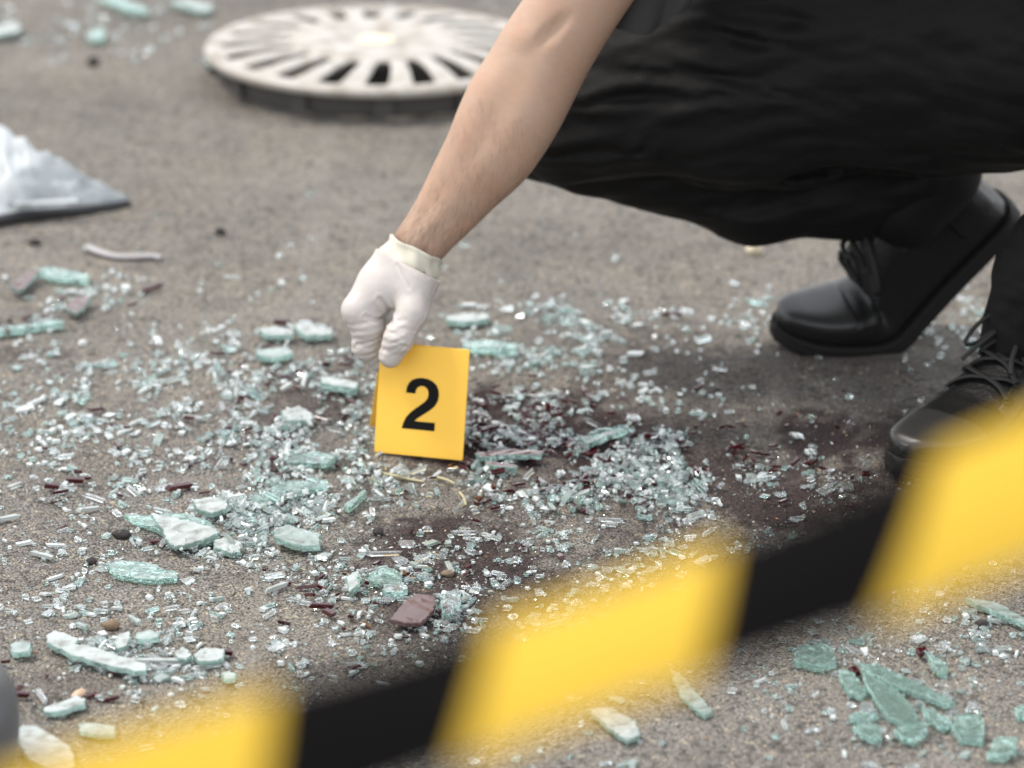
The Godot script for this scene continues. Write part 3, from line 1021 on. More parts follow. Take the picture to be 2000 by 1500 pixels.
func shoe_shell(x0: float, x1: float, a0: float, a1: float, off: float, bend: float) -> ArrayMesh:
	var rings := []
	for i in 19:
		var x := lerpf(x0, x1, i / 18.0)
		var ring := []
		for k in 15: ring.append(upper_pt(x, lerpf(a0, a1, k / 14.0), off * (0.3 if k in [0, 14] or i in [0, 18] else 1.0), bend))
		for k in 15: ring.append(upper_pt(x, lerpf(a1, a0, k / 14.0), -0.002, bend))
		rings.append(ring)
	return rings_mesh(rings)

func build_shoe(who: Node3D, at: Vector3, toe: Vector3, back: Vector3, bend: float) -> void:
	var o := Node3D.new()
	o.name = "shoe"
	who.add_child(o, true)
	var x := (back - toe).normalized()
	o.transform = Transform3D(Basis(x, Vector3.UP, x.cross(Vector3.UP)).scaled(Vector3.ONE * 0.965) * Basis(Vector3.RIGHT, 0.2 if bend > 0.1 else 0.0), toe - at + Vector3(0, 0.002, 0))
	var rings := []
	for i in 70:
		var t := i / 69.0
		var xx := 0.303 * (t - 0.04 * sin(TAU * t))
		var ring := []
		for k in 40: ring.append(upper_pt(xx, TAU * k / 40.0, 0.0, bend))
		rings.append(ring)
	put("upper", rings_mesh(rings), M.leather, o)
	rings = []
	for i in 60:
		var t := i / 59.0
		var xx := 0.303 * (t - 0.05 * sin(TAU * t))
		var ring := []
		var w := shoe_val(SHOE_W, xx) + 0.0035
		for q in [[-0.96, 0.0], [-1.0, 0.003], [-1.0, 0.008], [-0.985, 0.009], [-0.985, 0.010], [-1.0, 0.011], [-1.0, 0.015], [-0.97, 0.0168], [-0.85, 0.0168], [0.0, 0.0155], [0.85, 0.0168], [0.97, 0.0168], [1.0, 0.015], [1.0, 0.011], [0.985, 0.010], [0.985, 0.009], [1.0, 0.008], [1.0, 0.003], [0.96, 0.0], [0.0, 0.0]]:
			var xe := xx + (xx - 0.15) * 0.02
			ring.append(shoe_bend(Vector3(xe, q[1], q[0] * w), bend))
		rings.append(ring)
	put("sole", rings_mesh(rings), M.rubber, o)
	put("toe_cap", shoe_shell(0.003, 0.072, 0.25, PI - 0.25, 0.0012, bend), M.toecap, o)
	for s in [[0.15, 0.95], [PI - 0.95, PI - 0.15]]:
		put("eyelet_panel", shoe_shell(0.100, 0.205, s[0], s[1], 0.0022, bend), M.leather, o)
	put("heel_counter", shoe_shell(0.250, 0.300, -0.3, PI + 0.3, 0.0016, bend), M.leather, o)
	# laces
	for i in 5:
		var xa := 0.108 + i * 0.019
		for s in [0, 1]:
			var a0: float = 0.85 if s else PI - 0.85
			var a1: float = PI - 0.85 if s else 0.85
			var pts := []
			for k in 6:
				var f := k / 5.0
				pts.append(upper_pt(xa + 0.019 * f, lerpf(a0, a1, f), 0.0042 + 0.002 * sin(PI * f) + 0.001 * s, bend))
			put("lace", tube(pts, 0.0034, 0.0034, 8, 14, 0.5), M.lace, o)
		for s in [0.80, PI - 0.80]:
			var p := upper_pt(xa, s, 0.003, bend)
			put("eyelet", tube([p, p + Vector3(0, 0.0012, 0)], 0.0035, 0.003, 8, 1), M.trim, o)
	# bow: two loops and two ends
	var kn := upper_pt(0.186, PI / 2, 0.009, bend)
	var f := shoe_bend(Vector3(0.10, 0.09, 0.0), bend) - kn
	f = f.normalized()
	for s in [-1.0, 1.0]:
		var z := Vector3(0, 0, s)
		put("lace", tube([kn, kn + z * 0.018 + f * 0.012 + Vector3(0, 0.010, 0), kn + z * 0.036 + f * 0.034 + Vector3(0, 0.004, 0), kn + z * 0.043 + f * 0.048 + Vector3(0, -0.010, 0), kn + z * 0.034 + f * 0.042 + Vector3(0, -0.012, 0), kn + z * 0.016 + f * 0.022 + Vector3(0, 0.000, 0), kn], 0.0034, 0.0034, 8, 40, 0.6), M.lace, o)
		put("lace", tube([kn, kn + z * 0.012 + f * 0.030 + Vector3(0, 0.002, 0), kn + z * 0.022 + f * 0.058 + Vector3(0, -0.004, 0), kn + z * 0.030 + f * 0.070 + Vector3(0, -0.012, 0)], 0.0028, 0.0026, 8, 20, 0.7), M.lace, o)
	put("knot", tube([kn - f * 0.006, kn + Vector3(0, 0.001, 0), kn + f * 0.006], 0.005, 0.005, 10, 6), M.lace, o)

# ------------------------------------------------------------------ evidence marker
func sheet(corners: Array, thick: float) -> ArrayMesh:
	# a thin plate between four corners, edges rounded off
	var n: Vector3 = (corners[1] - corners[0]).cross(corners[3] - corners[0]).normalized()
	var mid: Vector3 = (corners[0] + corners[1] + corners[2] + corners[3]) / 4.0
	var rings := []
	for l in [[-0.5, 0.0006], [-0.25, 0.0], [0.25, 0.0], [0.5, 0.0006]]:
		var ring := []
		for k in 4:
			var c: Vector3 = corners[k]
			for s in [-1, 1]:
				var to: Vector3 = corners[(k + s + 4) % 4]
				var p := c + (to - c).normalized() * 0.0012
				ring.append(p + (mid - p).normalized() * l[1] + n * thick * l[0])
		rings.append(ring)
	var st := SurfaceTool.new()
	st.begin(Mesh.PRIMITIVE_TRIANGLES)
	st.set_smooth_group(-1)
	for i in 3:
		for k in 8: quad(st, rings[i][k], rings[i + 1][k], rings[i + 1][(k + 1) % 8], rings[i][(k + 1) % 8])
	for e in [0, 3]:
		var r: Array = rings[e]
		for k in range(1, 7):
			for p in ([r[0], r[k], r[k + 1]] if e == 0 else [r[0], r[k + 1], r[k]]): st.add_vertex(p)
	st.generate_normals()
	return st.commit()

const TWO := [[0.0, 0.0], [0.655, 0.0], [0.655, 0.16], [0.245, 0.16], [0.30, 0.215], [0.40, 0.29], [0.53, 0.385], [0.63, 0.48], [0.685, 0.58], [0.702, 0.69], [0.688, 0.79], [0.645, 0.88], [0.565, 0.95], [0.465, 0.99], [0.35, 1.0], [0.24, 0.985], [0.15, 0.945], [0.09, 0.88], [0.055, 0.80], [0.045, 0.69], [0.23, 0.69], [0.24, 0.76], [0.27, 0.81], [0.315, 0.84], [0.365, 0.848], [0.42, 0.835], [0.467, 0.795], [0.49, 0.74], [0.493, 0.68], [0.475, 0.61], [0.43, 0.55], [0.36, 0.49], [0.26, 0.41], [0.16, 0.325], [0.08, 0.23], [0.03, 0.12]]

func build_marker() -> void:
	var bl: Vector3 = Vector3(-0.1265, 0, 0.1958) + Vector3(0, 0.003, 0)
	var br: Vector3 = Vector3(-0.0449, 0, 0.2185) + Vector3(0, 0.003, 0)
	var o := thing("evidence_marker", "yellow folded evidence marker with a black number 2 held by the gloved hand", "evidence marker", bl)
	var e := (br - bl).normalized()
	var wide := bl.distance_to(br)
	var back := Vector3(e.z, 0, -e.x)
	var up := back * 0.024 + Vector3(0, 0.0985, 0)
	var z := Vector3.ZERO
	put("front_panel", sheet([z, e * wide, e * wide + up, up], 0.0014), M.yellow, o)
	var q: Vector3 = Vector3(-0.133, 0, 0.1261) - bl + Vector3(0, 0.003, 0)
	var b2 := back * 0.0022
	put("back_panel", sheet([q, q + e * wide * 0.98 + back * 0.012, e * wide + up + b2, up + b2], 0.0014), M.yellow, o)
	# the numeral, a film just proud of the panel
	var nrm := e.cross(up).normalized()
	var flat := PackedVector2Array()
	for i in TWO.size():
		var a := Vector2(TWO[i][0], TWO[i][1])
		flat.append(a)
	var tri := Geometry2D.triangulate_polygon(flat)
	var st := SurfaceTool.new()
	st.begin(Mesh.PRIMITIVE_TRIANGLES)
	st.set_smooth_group(-1)
	var pos := func(k: int, lift: float) -> Vector3:
		return e * wide * 0.295 + up * 0.243 + (e * flat[k].x + up.normalized() * flat[k].y) * 0.0478 + nrm * lift
	for k in range(0, tri.size(), 3):
		var s := (flat[tri[k + 1]] - flat[tri[k]]).cross(flat[tri[k + 2]] - flat[tri[k]])
		for j in ([0, 2, 1] if s > 0.0 else [0, 1, 2]): st.add_vertex(pos.call(tri[k + j], 0.0010))
	for k in flat.size():
		var k2 := (k + 1) % flat.size()
		quad(st, pos.call(k, 0.0004), pos.call(k, 0.0010), pos.call(k2, 0.0010), pos.call(k2, 0.0004))
	st.generate_normals()
	put("numeral", st.commit(), M.black_print, o)

# ------------------------------------------------------------------ wheel cover
func lathe(prof: Array, sides := 96) -> ArrayMesh:
	var rings := []
	for q in prof:
		var ring := []
		for k in sides:
			var a := TAU * k / sides
			ring.append(Vector3(cos(a) * q[0], q[1], sin(a) * q[0]))
		rings.append(ring)
	return rings_mesh(rings, false, false)

func build_wheel_cover() -> void:
	var c: Vector3 = Vector3(-0.1642, 0.043, -1.1114)
	var o := thing("wheel_cover", "dirty white plastic wheel cover with many slots lying face up behind the arm", "wheel cover", Vector3(c.x, 0.0, c.z))
	o.rotation_degrees = Vector3(-0.6, 4, -0.8)
	put("outer_ring", lathe([[0.186, 0.036], [0.190, 0.0415], [0.200, 0.042], [0.2065, 0.040], [0.2085, 0.036], [0.2075, 0.031], [0.204, 0.029], [0.198, 0.031], [0.188, 0.033], [0.186, 0.036]]), M.cover, o)
	put("hub", lathe([[0.006, 0.048], [0.026, 0.049], [0.030, 0.046], [0.036, 0.0455], [0.042, 0.050], [0.060, 0.0545], [0.085, 0.054], [0.104, 0.0505], [0.108, 0.047], [0.104, 0.044], [0.06, 0.047], [0.006, 0.044], [0.006, 0.048]]), M.cover, o)
	put("centre_cap", lathe([[0.0005, 0.0525], [0.014, 0.052], [0.022, 0.050], [0.0235, 0.047], [0.0005, 0.0465]], 40), M.cream, o)
	put("clip_ring", lathe([[0.186, 0.004], [0.190, 0.003], [0.192, 0.006], [0.194, 0.031], [0.189, 0.032], [0.186, 0.006], [0.186, 0.004]]), M.cover_dark, o)
	for k in 12:
		var cl := put("clip", chip(60 + k, 0.006, 0.026, 0.022, 0.1), M.cover_dark, o)
		cl.position = Vector3(cos(TAU * k / 12.0), 0, sin(TAU * k / 12.0)) * 0.196 + Vector3(0, 0.018, 0)
		cl.rotation.y = -TAU * k / 12.0
	var rings := []
	for i in 15:
		var t := i / 14.0
		var r := lerpf(0.099, 0.192, t)
		var tw := 0.10 * t
		var hw := lerpf(0.0088, 0.0155, pow(t, 1.3)) + 0.004 * pow(absf(t * 2.0 - 1.0), 6.0)
		var y := lerpf(0.0495, 0.0395, t) + 0.003 * sin(PI * t)
		var dir := Vector3(cos(tw), 0, sin(tw))
		var side := Vector3(-sin(tw), 0, cos(tw))
		var ring := []
		for q in [[-1.0, -0.004], [-1.0, -0.0015], [-0.85, 0.0], [0.0, 0.0012], [0.85, 0.0], [1.0, -0.0015], [1.0, -0.004], [0.9, -0.004], [0.8, -0.002], [0.0, -0.001], [-0.8, -0.002], [-0.9, -0.004]]:
			ring.append(dir * r + side * q[0] * hw + Vector3(0, y + q[1], 0))
		rings.append(ring)
	var spoke := rings_mesh(rings)
	for k in 20:
		var s := put("spoke", spoke, M.cover, o)
		s.rotation.y = -TAU * (k + 0.35) / 20.0

# ------------------------------------------------------------------ crumpled white panel at the left
func build_panel() -> void:
	var at: Vector3 = Vector3(-0.5273, 0, -0.5882)
	var o := thing("body_panel", "crumpled white car body panel with black lower edge at the left frame edge", "car panel", at)
	var front := [Vector3(-0.4191, 0.008, -0.585), Vector3(-0.4729, 0.01, -0.5518), Vector3(-0.5312, 0.012, -0.5264), Vector3(-0.5824, 0.012, -0.4928), Vector3(-0.676, 0.012, -0.4561), Vector3(-0.7682, 0.012, -0.4199)]
	var top := [Vector3(-0.4199, 0.012, -0.5834), Vector3(-0.4635, 0.035, -0.5787), Vector3(-0.5077, 0.06, -0.5826), Vector3(-0.5634, 0.075, -0.6354), Vector3(-0.6619, 0.09, -0.7459), Vector3(-0.8514, 0.1, -0.9569)]
	var f := FastNoiseLite.new()
	f.seed = 31
	f.frequency = 9.0
	f.fractal_octaves = 3
	f.noise_type = FastNoiseLite.TYPE_SIMPLEX
	var rings := []
	var nv := 26
	for i in 61:
		var u := i / 60.0
		var a := spline(front, u)
		var b := spline(top, u)
		var ring := []
		var under := []
		for k in nv:
			var v := k / float(nv - 1)
			var p := a.lerp(b, v) + Vector3(0, sin(PI * v) * 0.009 * smoothstep(0.0, 0.4, u), 0)
			var w := f.get_noise_2d(p.x * 1.2, p.z * 0.9 + v * 0.15)
			p.y += (absf(w) * -0.026 + 0.006) * smoothstep(0.0, 0.25, u) * smoothstep(0.0, 0.15, v)
			ring.append(p - at)
			under.append(p - at - Vector3(0, 0.003, 0))
		under.reverse()
		rings.append(ring + under)
	put("skin", rings_mesh(rings), M.panel, o)
	var edge := []
	for p in front: edge.append(p - at + Vector3(0, -0.006, 0.002))
	put("edge_seal", tube(edge, 0.0055, 0.0065, 8, 40), M.trim, o)
	put("fold_tab", slab([Vector2(0.0, 0.0), Vector2(0.07, -0.012), Vector2(0.075, 0.0), Vector2(0.01, 0.012)], 0.003, 0.0004, 3), M.panel, o).position = Vector3(-0.542, 0.02, -0.5267) - at

# ------------------------------------------------------------------ barrier tape
const TAPE_TOP := [Vector3(-0.3318, 0.8354, 2.86), Vector3(-0.2916, 0.8285, 2.82), Vector3(-0.2447, 0.8308, 2.79), Vector3(-0.1937, 0.8411, 2.765), Vector3(-0.1414, 0.853, 2.735), Vector3(-0.0867, 0.8605, 2.705), Vector3(-0.0296, 0.8661, 2.675), Vector3(0.0301, 0.8762, 2.65), Vector3(0.0915, 0.8915, 2.625), Vector3(0.1546, 0.9105, 2.6), Vector3(0.2195, 0.9285, 2.575), Vector3(0.2863, 0.9435, 2.55), Vector3(0.3552, 0.9558, 2.525), Vector3(0.4262, 0.967, 2.5)]
const TAPE_LOW := [Vector3(-0.3254, 0.811, 2.89), Vector3(-0.2865, 0.8007, 2.85), Vector3(-0.2406, 0.8015, 2.82), Vector3(-0.1906, 0.8106, 2.795), Vector3(-0.1392, 0.8219, 2.765), Vector3(-0.0854, 0.8293, 2.735), Vector3(-0.0291, 0.8367, 2.705), Vector3(0.0296, 0.8502, 2.68), Vector3(0.0902, 0.8596, 2.655), Vector3(0.1527, 0.8738, 2.63), Vector3(0.2168, 0.8921, 2.605), Vector3(0.2828, 0.907, 2.58), Vector3(0.351, 0.9183, 2.555), Vector3(0.4212, 0.9286, 2.53)]

func build_tape() -> void:
	var o := thing("barrier_tape", "yellow and black striped barrier tape stretched across the foreground, out of focus", "barrier tape", TAPE_LOW[4])
	var cuts := [[0.000, 0.000], [1.125, 1.050], [2.250, 2.175], [3.175, 3.100], [3.950, 3.850], [5.350, 5.258], [6.430, 6.220], [7.550, 7.405], [8.588, 8.275], [9.825, 9.625], [10.400, 10.200], [11.750, 11.625], [12.250, 12.125], [13.000, 13.000]]
	for i in cuts.size() - 1:
		var st := SurfaceTool.new()
		st.begin(Mesh.PRIMITIVE_TRIANGLES)
		var nu := 20
		var nv := 8
		var pt := func(a: int, b: int) -> Vector3:
			var v := b / float(nv)
			var u0 := lerpf(cuts[i][0], cuts[i][1], v)
			var u1 := lerpf(cuts[i + 1][0], cuts[i + 1][1], v)
			var u := lerpf(u0, u1, a / float(nu)) / 13.0
			var p := spline(TAPE_TOP, u).lerp(spline(TAPE_LOW, u), v)
			return p + Vector3(0, 0, 0.004 * sin(PI * v)) - TAPE_LOW[4]
		for a in nu:
			for b in nv: quad(st, pt.call(a, b), pt.call(a + 1, b), pt.call(a + 1, b + 1), pt.call(a, b + 1))
		st.index()
		st.generate_normals()
		put("yellow_stripe" if i % 2 == 0 else "black_stripe", st.commit(), M.tape_yellow if i % 2 == 0 else M.tape_black, o)

# ------------------------------------------------------------------ grey housing at the lower left corner
func build_housing() -> void:
	var at: Vector3 = Vector3(-0.456, 0, 0.9338)
	var o := thing("mirror_housing", "rounded dark grey plastic car mirror housing standing at the bottom left edge", "car mirror", at)
	var shape := func(s: float, z0: float, z1: float) -> ArrayMesh:
		var rings := []
		for i in 15:
			var t := i / 14.0
			var z := lerpf(z0, z1, t)
			var r := s * pow(maxf(1.0 - pow((z + 0.02) / 0.09, 2.0) * 0.8, 0.05), 0.5)
			var ring := []
			for k in 40:
				var a := TAU * k / 40.0
				ring.append(Vector3(0.085 * r * signf(cos(a)) * pow(absf(cos(a)), 0.6), 0.052 + 0.05 * r * signf(sin(a)) * pow(absf(sin(a)), 0.7), z))
			rings.append(ring)
		return rings_mesh(rings)
	put("shell", shape.call(1.0, -0.09, 0.045), M.grey_plastic, o)
	put("rim", shape.call(1.03, 0.035, 0.055), M.trim, o)

# ------------------------------------------------------------------ other litter
func lump(called: String, at: Vector3, size: Vector3, m: Material, label: String, category: String, seed_: int, turn := 0.0) -> void:
	var r := RandomNumberGenerator.new()
	r.seed = seed_
	var f := FastNoiseLite.new()
	f.seed = seed_
	f.frequency = 1.3
	var rings := []
	for i in 9:
		var th := PI * clampf(i / 8.0, 0.04, 0.96)
		var ring := []
		for k in 12:
			var a := TAU * k / 12.0
			var d := Vector3(sin(th) * cos(a), cos(th), sin(th) * sin(a))
			ring.append(d * size * 0.5 * (1.0 + 0.45 * f.get_noise_3dv(d)))
		rings.append(ring)
	var o := put(called, rings_mesh(rings), m)
	o.position = at + Vector3(0, ground_y(at.x, at.z) + size.y * 0.38, 0)
	o.rotation.y = turn
	tag(o, label, category)

func build_debris() -> void:
	var s := put("trim_strip", tube([Vector3(-0.4486, 0.004, -0.4237), Vector3(-0.4338, 0.006, -0.3996), Vector3(-0.4112, 0.005, -0.3868), Vector3(-0.3766, 0.004, -0.3917), Vector3(-0.3698, 0.003, -0.386)], 0.0055, 0.0045, 8, 30, 0.5), M.grey_strip)
	tag(s, "thin curved grey plastic trim strip below the crumpled white panel", "trim strip")
	s = put("straw_stalk", tube([Vector3(-0.12, 0.004, 0.2529), Vector3(-0.104, 0.005, 0.2634), Vector3(-0.0923, 0.004, 0.2685), Vector3(-0.0793, 0.003, 0.2724)], 0.0017, 0.0012, 7, 16), M.straw)
	tag(s, "yellowish stalk lying just below the marker", "stalk")
	s = put("straw_stalk", tube([Vector3(-0.0467, 0.003, 0.2994), Vector3(-0.0429, 0.004, 0.3148), Vector3(-0.0409, 0.003, 0.3299)], 0.0014, 0.001, 7, 12), M.straw)
	tag(s, "short yellow bent stalk below the right corner of the marker", "stalk")
	s = put("straw_stalk", tube([Vector3(-0.0671, 0.003, 0.2607), Vector3(-0.0577, 0.004, 0.2711), Vector3(-0.0516, 0.003, 0.2776)], 0.0014, 0.001, 7, 12), M.straw)
	tag(s, "pale stub of stalk right under the marker's lower edge", "stalk")
	lump("plaster_crumb", Vector3(0.2562, 0, -0.4113), Vector3(0.020, 0.016, 0.012), M.cream, "cream coloured crumb on the ground below the trouser leg", "crumb", 4, 0.5)
	lump("rubber_scrap", Vector3(-0.3127, 0, -0.4816), Vector3(0.012, 0.009, 0.012), M.bark, "small black scrap left of the gloved wrist", "scrap", 5)
	lump("rubber_scrap", Vector3(-0.507, 0, -0.4417), Vector3(0.014, 0.008, 0.010), M.bark, "small black scrap just below the white panel", "scrap", 6)
	lump("rubber_scrap", Vector3(-0.5141, 0, -1.171), Vector3(0.016, 0.012, 0.014), M.bark, "blurred black scrap left of the wheel cover", "scrap", 61)
	lump("stone", Vector3(-0.3399, 0, 0.4049), Vector3(0.017, 0.009, 0.010), M.bark, "dark brown stone left of the big white-topped shard", "stone", 7)
	lump("stone", Vector3(-0.3612, 0, 0.462), Vector3(0.009, 0.007, 0.008), M.bark, "small black stone above the green shard", "stone", 8)
	lump("stone", Vector3(-0.3307, 0, 0.6044), Vector3(0.014, 0.010, 0.010), mat(Color(0.20, 0.14, 0.09), 0.85), "brown pebble above the group of pale flat shards", "stone", 9)
	lump("stone", Vector3(-0.1171, 0, 0.3964), Vector3(0.010, 0.007, 0.009), M.bark, "dark brown pebble below the marker", "stone", 14)
	lump("stone", Vector3(-0.055, 0, 0.49), Vector3(0.012, 0.006, 0.008), mat(Color(0.16, 0.12, 0.08), 0.85), "flat tan brown stone in the dark stain above the brown shard", "stone", 16)
	lump("plaster_crumb", Vector3(-0.3435, 0, 0.7465), Vector3(0.015, 0.008, 0.008), mat(Color(0.58, 0.40, 0.27), 0.6), "peach coloured chip behind the notched white shard", "crumb", 10, 0.9)
	lump("stone", Vector3(0.3885, 0, 0.6022), Vector3(0.011, 0.007, 0.008), M.bark, "dark stone at the right edge under the tape", "stone", 11)

# ------------------------------------------------------------------ broken glass
func shard(called: String, poly: Array, thick: float, m: Material, label: String, lift := 0.001, tilt := Vector2.ZERO, rag := 0.0013) -> void:
	var mid := Vector2.ZERO
	for p in poly: mid += p
	mid /= poly.size()
	var own := []
	for p in poly: own.append(p - mid)
	var o := put(called, slab(own, thick, rag, label.length() * 7 + poly.size(), m, M.edge if called == "glass_shard" else m), null)
	o.position = Vector3(mid.x, ground_y(mid.x, mid.y) + lift, mid.y)
	o.rotation = Vector3(tilt.x, 0, tilt.y)
	tag(o, label, "glass shard" if called == "glass_shard" else "red glass")

func build_shards() -> void:
	shard("glass_shard", [Vector2(-0.341, 0.3719), Vector2(-0.3167, 0.3719), Vector2(-0.2883, 0.367), Vector2(-0.2674, 0.3818), Vector2(-0.2563, 0.4012), Vector2(-0.2541, 0.4205), Vector2(-0.2643, 0.4277), Vector2(-0.2806, 0.4349), Vector2(-0.2976, 0.4205), Vector2(-0.31, 0.3988), Vector2(-0.3269, 0.3891)], 0.0045, M.teal, "large pale green triangular shard under the bright white one", 0.004, Vector2(0.06, 0.0))
	shard("glass_shard", [Vector2(-0.3157, 0.3842), Vector2(-0.3001, 0.3891), Vector2(-0.2805, 0.3988), Vector2(-0.2565, 0.4109), Vector2(-0.2541, 0.4205), Vector2(-0.2656, 0.4337), Vector2(-0.2775, 0.4408), Vector2(-0.2911, 0.4479), Vector2(-0.3004, 0.4301), Vector2(-0.3035, 0.4133), Vector2(-0.3111, 0.3964)], 0.0042, M.white, "bright white shard with a jagged left side leaning on the large green one", 0.010, Vector2(0.10, -0.02), 0.0014)
	shard("glass_shard", [Vector2(-0.3453, 0.4819), Vector2(-0.3399, 0.4737), Vector2(-0.3259, 0.4737), Vector2(-0.308, 0.4784), Vector2(-0.2965, 0.4912), Vector2(-0.2851, 0.4981), Vector2(-0.2836, 0.5118), Vector2(-0.298, 0.5164), Vector2(-0.3138, 0.5141), Vector2(-0.3371, 0.505)], 0.005, M.teal, "long green shard lying flat below the big white-topped shard", 0.003)
	shard("glass_shard", [Vector2(-0.2065, 0.4133), Vector2(-0.1962, 0.4061), Vector2(-0.1816, 0.4133), Vector2(-0.166, 0.4229), Vector2(-0.1651, 0.4444), Vector2(-0.18, 0.4467), Vector2(-0.1964, 0.4372), Vector2(-0.2057, 0.4277)], 0.006, M.crazed, "pale slab of crazed glass right of the big white-topped shard", 0.007, Vector2(0.10, 0.0), 0.0013)
	shard("glass_shard", [Vector2(-0.2812, 0.3397), Vector2(-0.267, 0.3347), Vector2(-0.251, 0.3447), Vector2(-0.2507, 0.3621), Vector2(-0.2628, 0.3707), Vector2(-0.278, 0.3596)], 0.005, M.white, "whitish flat shard behind the big white-topped shard", 0.005, Vector2(0.05, 0.02))
	shard("glass_shard", [Vector2(-0.2577, 0.4325), Vector2(-0.2502, 0.4253), Vector2(-0.2337, 0.4349), Vector2(-0.2334, 0.4538), Vector2(-0.241, 0.4585), Vector2(-0.2559, 0.4467)], 0.005, M.white, "small white shard with a green rim right below the bright white one", 0.004, Vector2(0.06, 0.0))
	shard("glass_shard", [Vector2(-0.3656, 0.6768), Vector2(-0.3574, 0.6685), Vector2(-0.3394, 0.6737), Vector2(-0.3269, 0.6831), Vector2(-0.3114, 0.6945), Vector2(-0.2932, 0.7058), Vector2(-0.2921, 0.7192), Vector2(-0.3013, 0.7212), Vector2(-0.3088, 0.7151), Vector2(-0.3184, 0.713), Vector2(-0.3298, 0.7058), Vector2(-0.3389, 0.7007), Vector2(-0.3453, 0.6945), Vector2(-0.3551, 0.6914)], 0.0048, M.white, "longest white shard at the lower left with a wavy green edge", 0.006, Vector2(0.04, 0.0), 0.0005)
	shard("glass_shard", [Vector2(-0.3683, 0.7813), Vector2(-0.3616, 0.7754), Vector2(-0.3512, 0.7665), Vector2(-0.3436, 0.7575), Vector2(-0.3397, 0.7645), Vector2(-0.3366, 0.7635), Vector2(-0.3359, 0.7744), Vector2(-0.3443, 0.7793), Vector2(-0.3493, 0.7852), Vector2(-0.3594, 0.7891), Vector2(-0.3671, 0.7882)], 0.0048, M.white, "notched white shard at the lower left near the grey housing", 0.004, Vector2(0.04, 0.0), 0.0005)
	shard("glass_shard", [Vector2(-0.3849, 0.8298), Vector2(-0.3794, 0.8193), Vector2(-0.3692, 0.8212), Vector2(-0.3596, 0.8327), Vector2(-0.349, 0.8441), Vector2(-0.3408, 0.8545), Vector2(-0.3354, 0.8696), Vector2(-0.3326, 0.89), Vector2(-0.3438, 0.902), Vector2(-0.3683, 0.8807), Vector2(-0.3782, 0.8545)], 0.005, M.white, "big cream white shard cut off by the bottom left frame edge", 0.004, Vector2(0.03, 0.0), 0.0006)
	shard("glass_shard", [Vector2(-0.3805, 0.642), Vector2(-0.3755, 0.6335), Vector2(-0.3664, 0.6367), Vector2(-0.3534, 0.6495), Vector2(-0.3544, 0.66), Vector2(-0.3625, 0.6664), Vector2(-0.3691, 0.6674), Vector2(-0.3782, 0.6558)], 0.005, M.white, "pale shard with dark specks behind the longest white shard", 0.005, Vector2(0.05, 0.02))
	shard("glass_shard", [Vector2(-0.3242, 0.6579), Vector2(-0.3211, 0.642), Vector2(-0.3129, 0.6346), Vector2(-0.3105, 0.6484), Vector2(-0.3141, 0.6643), Vector2(-0.3218, 0.6664)], 0.005, M.white, "pale wedge shard in the middle of the lower left group", 0.004, Vector2(0.08, 0.03))
	shard("glass_shard", [Vector2(-0.3081, 0.6324), Vector2(-0.2967, 0.6271), Vector2(-0.2896, 0.6324), Vector2(-0.2896, 0.6431), Vector2(-0.3008, 0.6484), Vector2(-0.308, 0.6431)], 0.005, M.crazed, "flat misty shard at the back of the lower left group", 0.003)
	shard("glass_shard", [Vector2(-0.2735, 0.6727), Vector2(-0.2669, 0.6611), Vector2(-0.2587, 0.6768), Vector2(-0.2621, 0.6862), Vector2(-0.2698, 0.6831)], 0.005, M.white, "kite shaped pale shard right in the lower left group", 0.004, Vector2(0.06, 0.0))
	shard("glass_shard", [Vector2(-0.2579, 0.6758), Vector2(-0.2498, 0.6622), Vector2(-0.2329, 0.6653), Vector2(-0.2326, 0.6821), Vector2(-0.243, 0.6883), Vector2(-0.2542, 0.6873)], 0.005, M.white, "rightmost pale shard of the lower left group", 0.004, Vector2(0.05, 0.0))
	shard("glass_shard", [Vector2(-0.3384, 0.8106), Vector2(-0.3315, 0.8077), Vector2(-0.3087, 0.8125), Vector2(-0.3073, 0.8279), Vector2(-0.3175, 0.8298), Vector2(-0.3355, 0.8241)], 0.0045, M.crazed, "bar of pale glass above the bottom left corner", 0.003)
	shard("glass_shard", [Vector2(-0.4081, 0.6569), Vector2(-0.4011, 0.6484), Vector2(-0.3908, 0.6548), Vector2(-0.3903, 0.6716), Vector2(-0.4045, 0.6737)], 0.005, M.crazed, "greenish shard at the far left of the lower left group", 0.004, Vector2(0.04, 0.02))
	shard("glass_shard", [Vector2(-0.2332, 0.711), Vector2(-0.2269, 0.7069), Vector2(-0.22, 0.713), Vector2(-0.2211, 0.7212), Vector2(-0.2291, 0.7232)], 0.004, M.crazed, "small oval pale shard beside the lower yellow stripe", 0.003)
	shard("glass_shard", [Vector2(-0.1086, 0.5346), Vector2(-0.0906, 0.53), Vector2(-0.0878, 0.5413), Vector2(-0.0927, 0.5514), Vector2(-0.1073, 0.5492)], 0.0065, M.clear, "thick clear bar of glass behind the brown shard", 0.003)
	shard("glass_shard", [Vector2(-0.1402, 0.521), Vector2(-0.1301, 0.5107), Vector2(-0.1276, 0.5346), Vector2(-0.1358, 0.5458)], 0.006, M.white, "white block of glass left of the thick clear bar", 0.006, Vector2(0.16, 0.1))
	shard("glass_shard", [Vector2(-0.1206, 0.5096), Vector2(-0.111, 0.4969), Vector2(-0.0992, 0.5004), Vector2(-0.0937, 0.5118), Vector2(-0.095, 0.5266), Vector2(-0.1105, 0.53), Vector2(-0.1194, 0.521)], 0.005, M.teal, "ragged green shard just above the thick clear bar", 0.004, Vector2(0.12, -0.05), 0.0014)
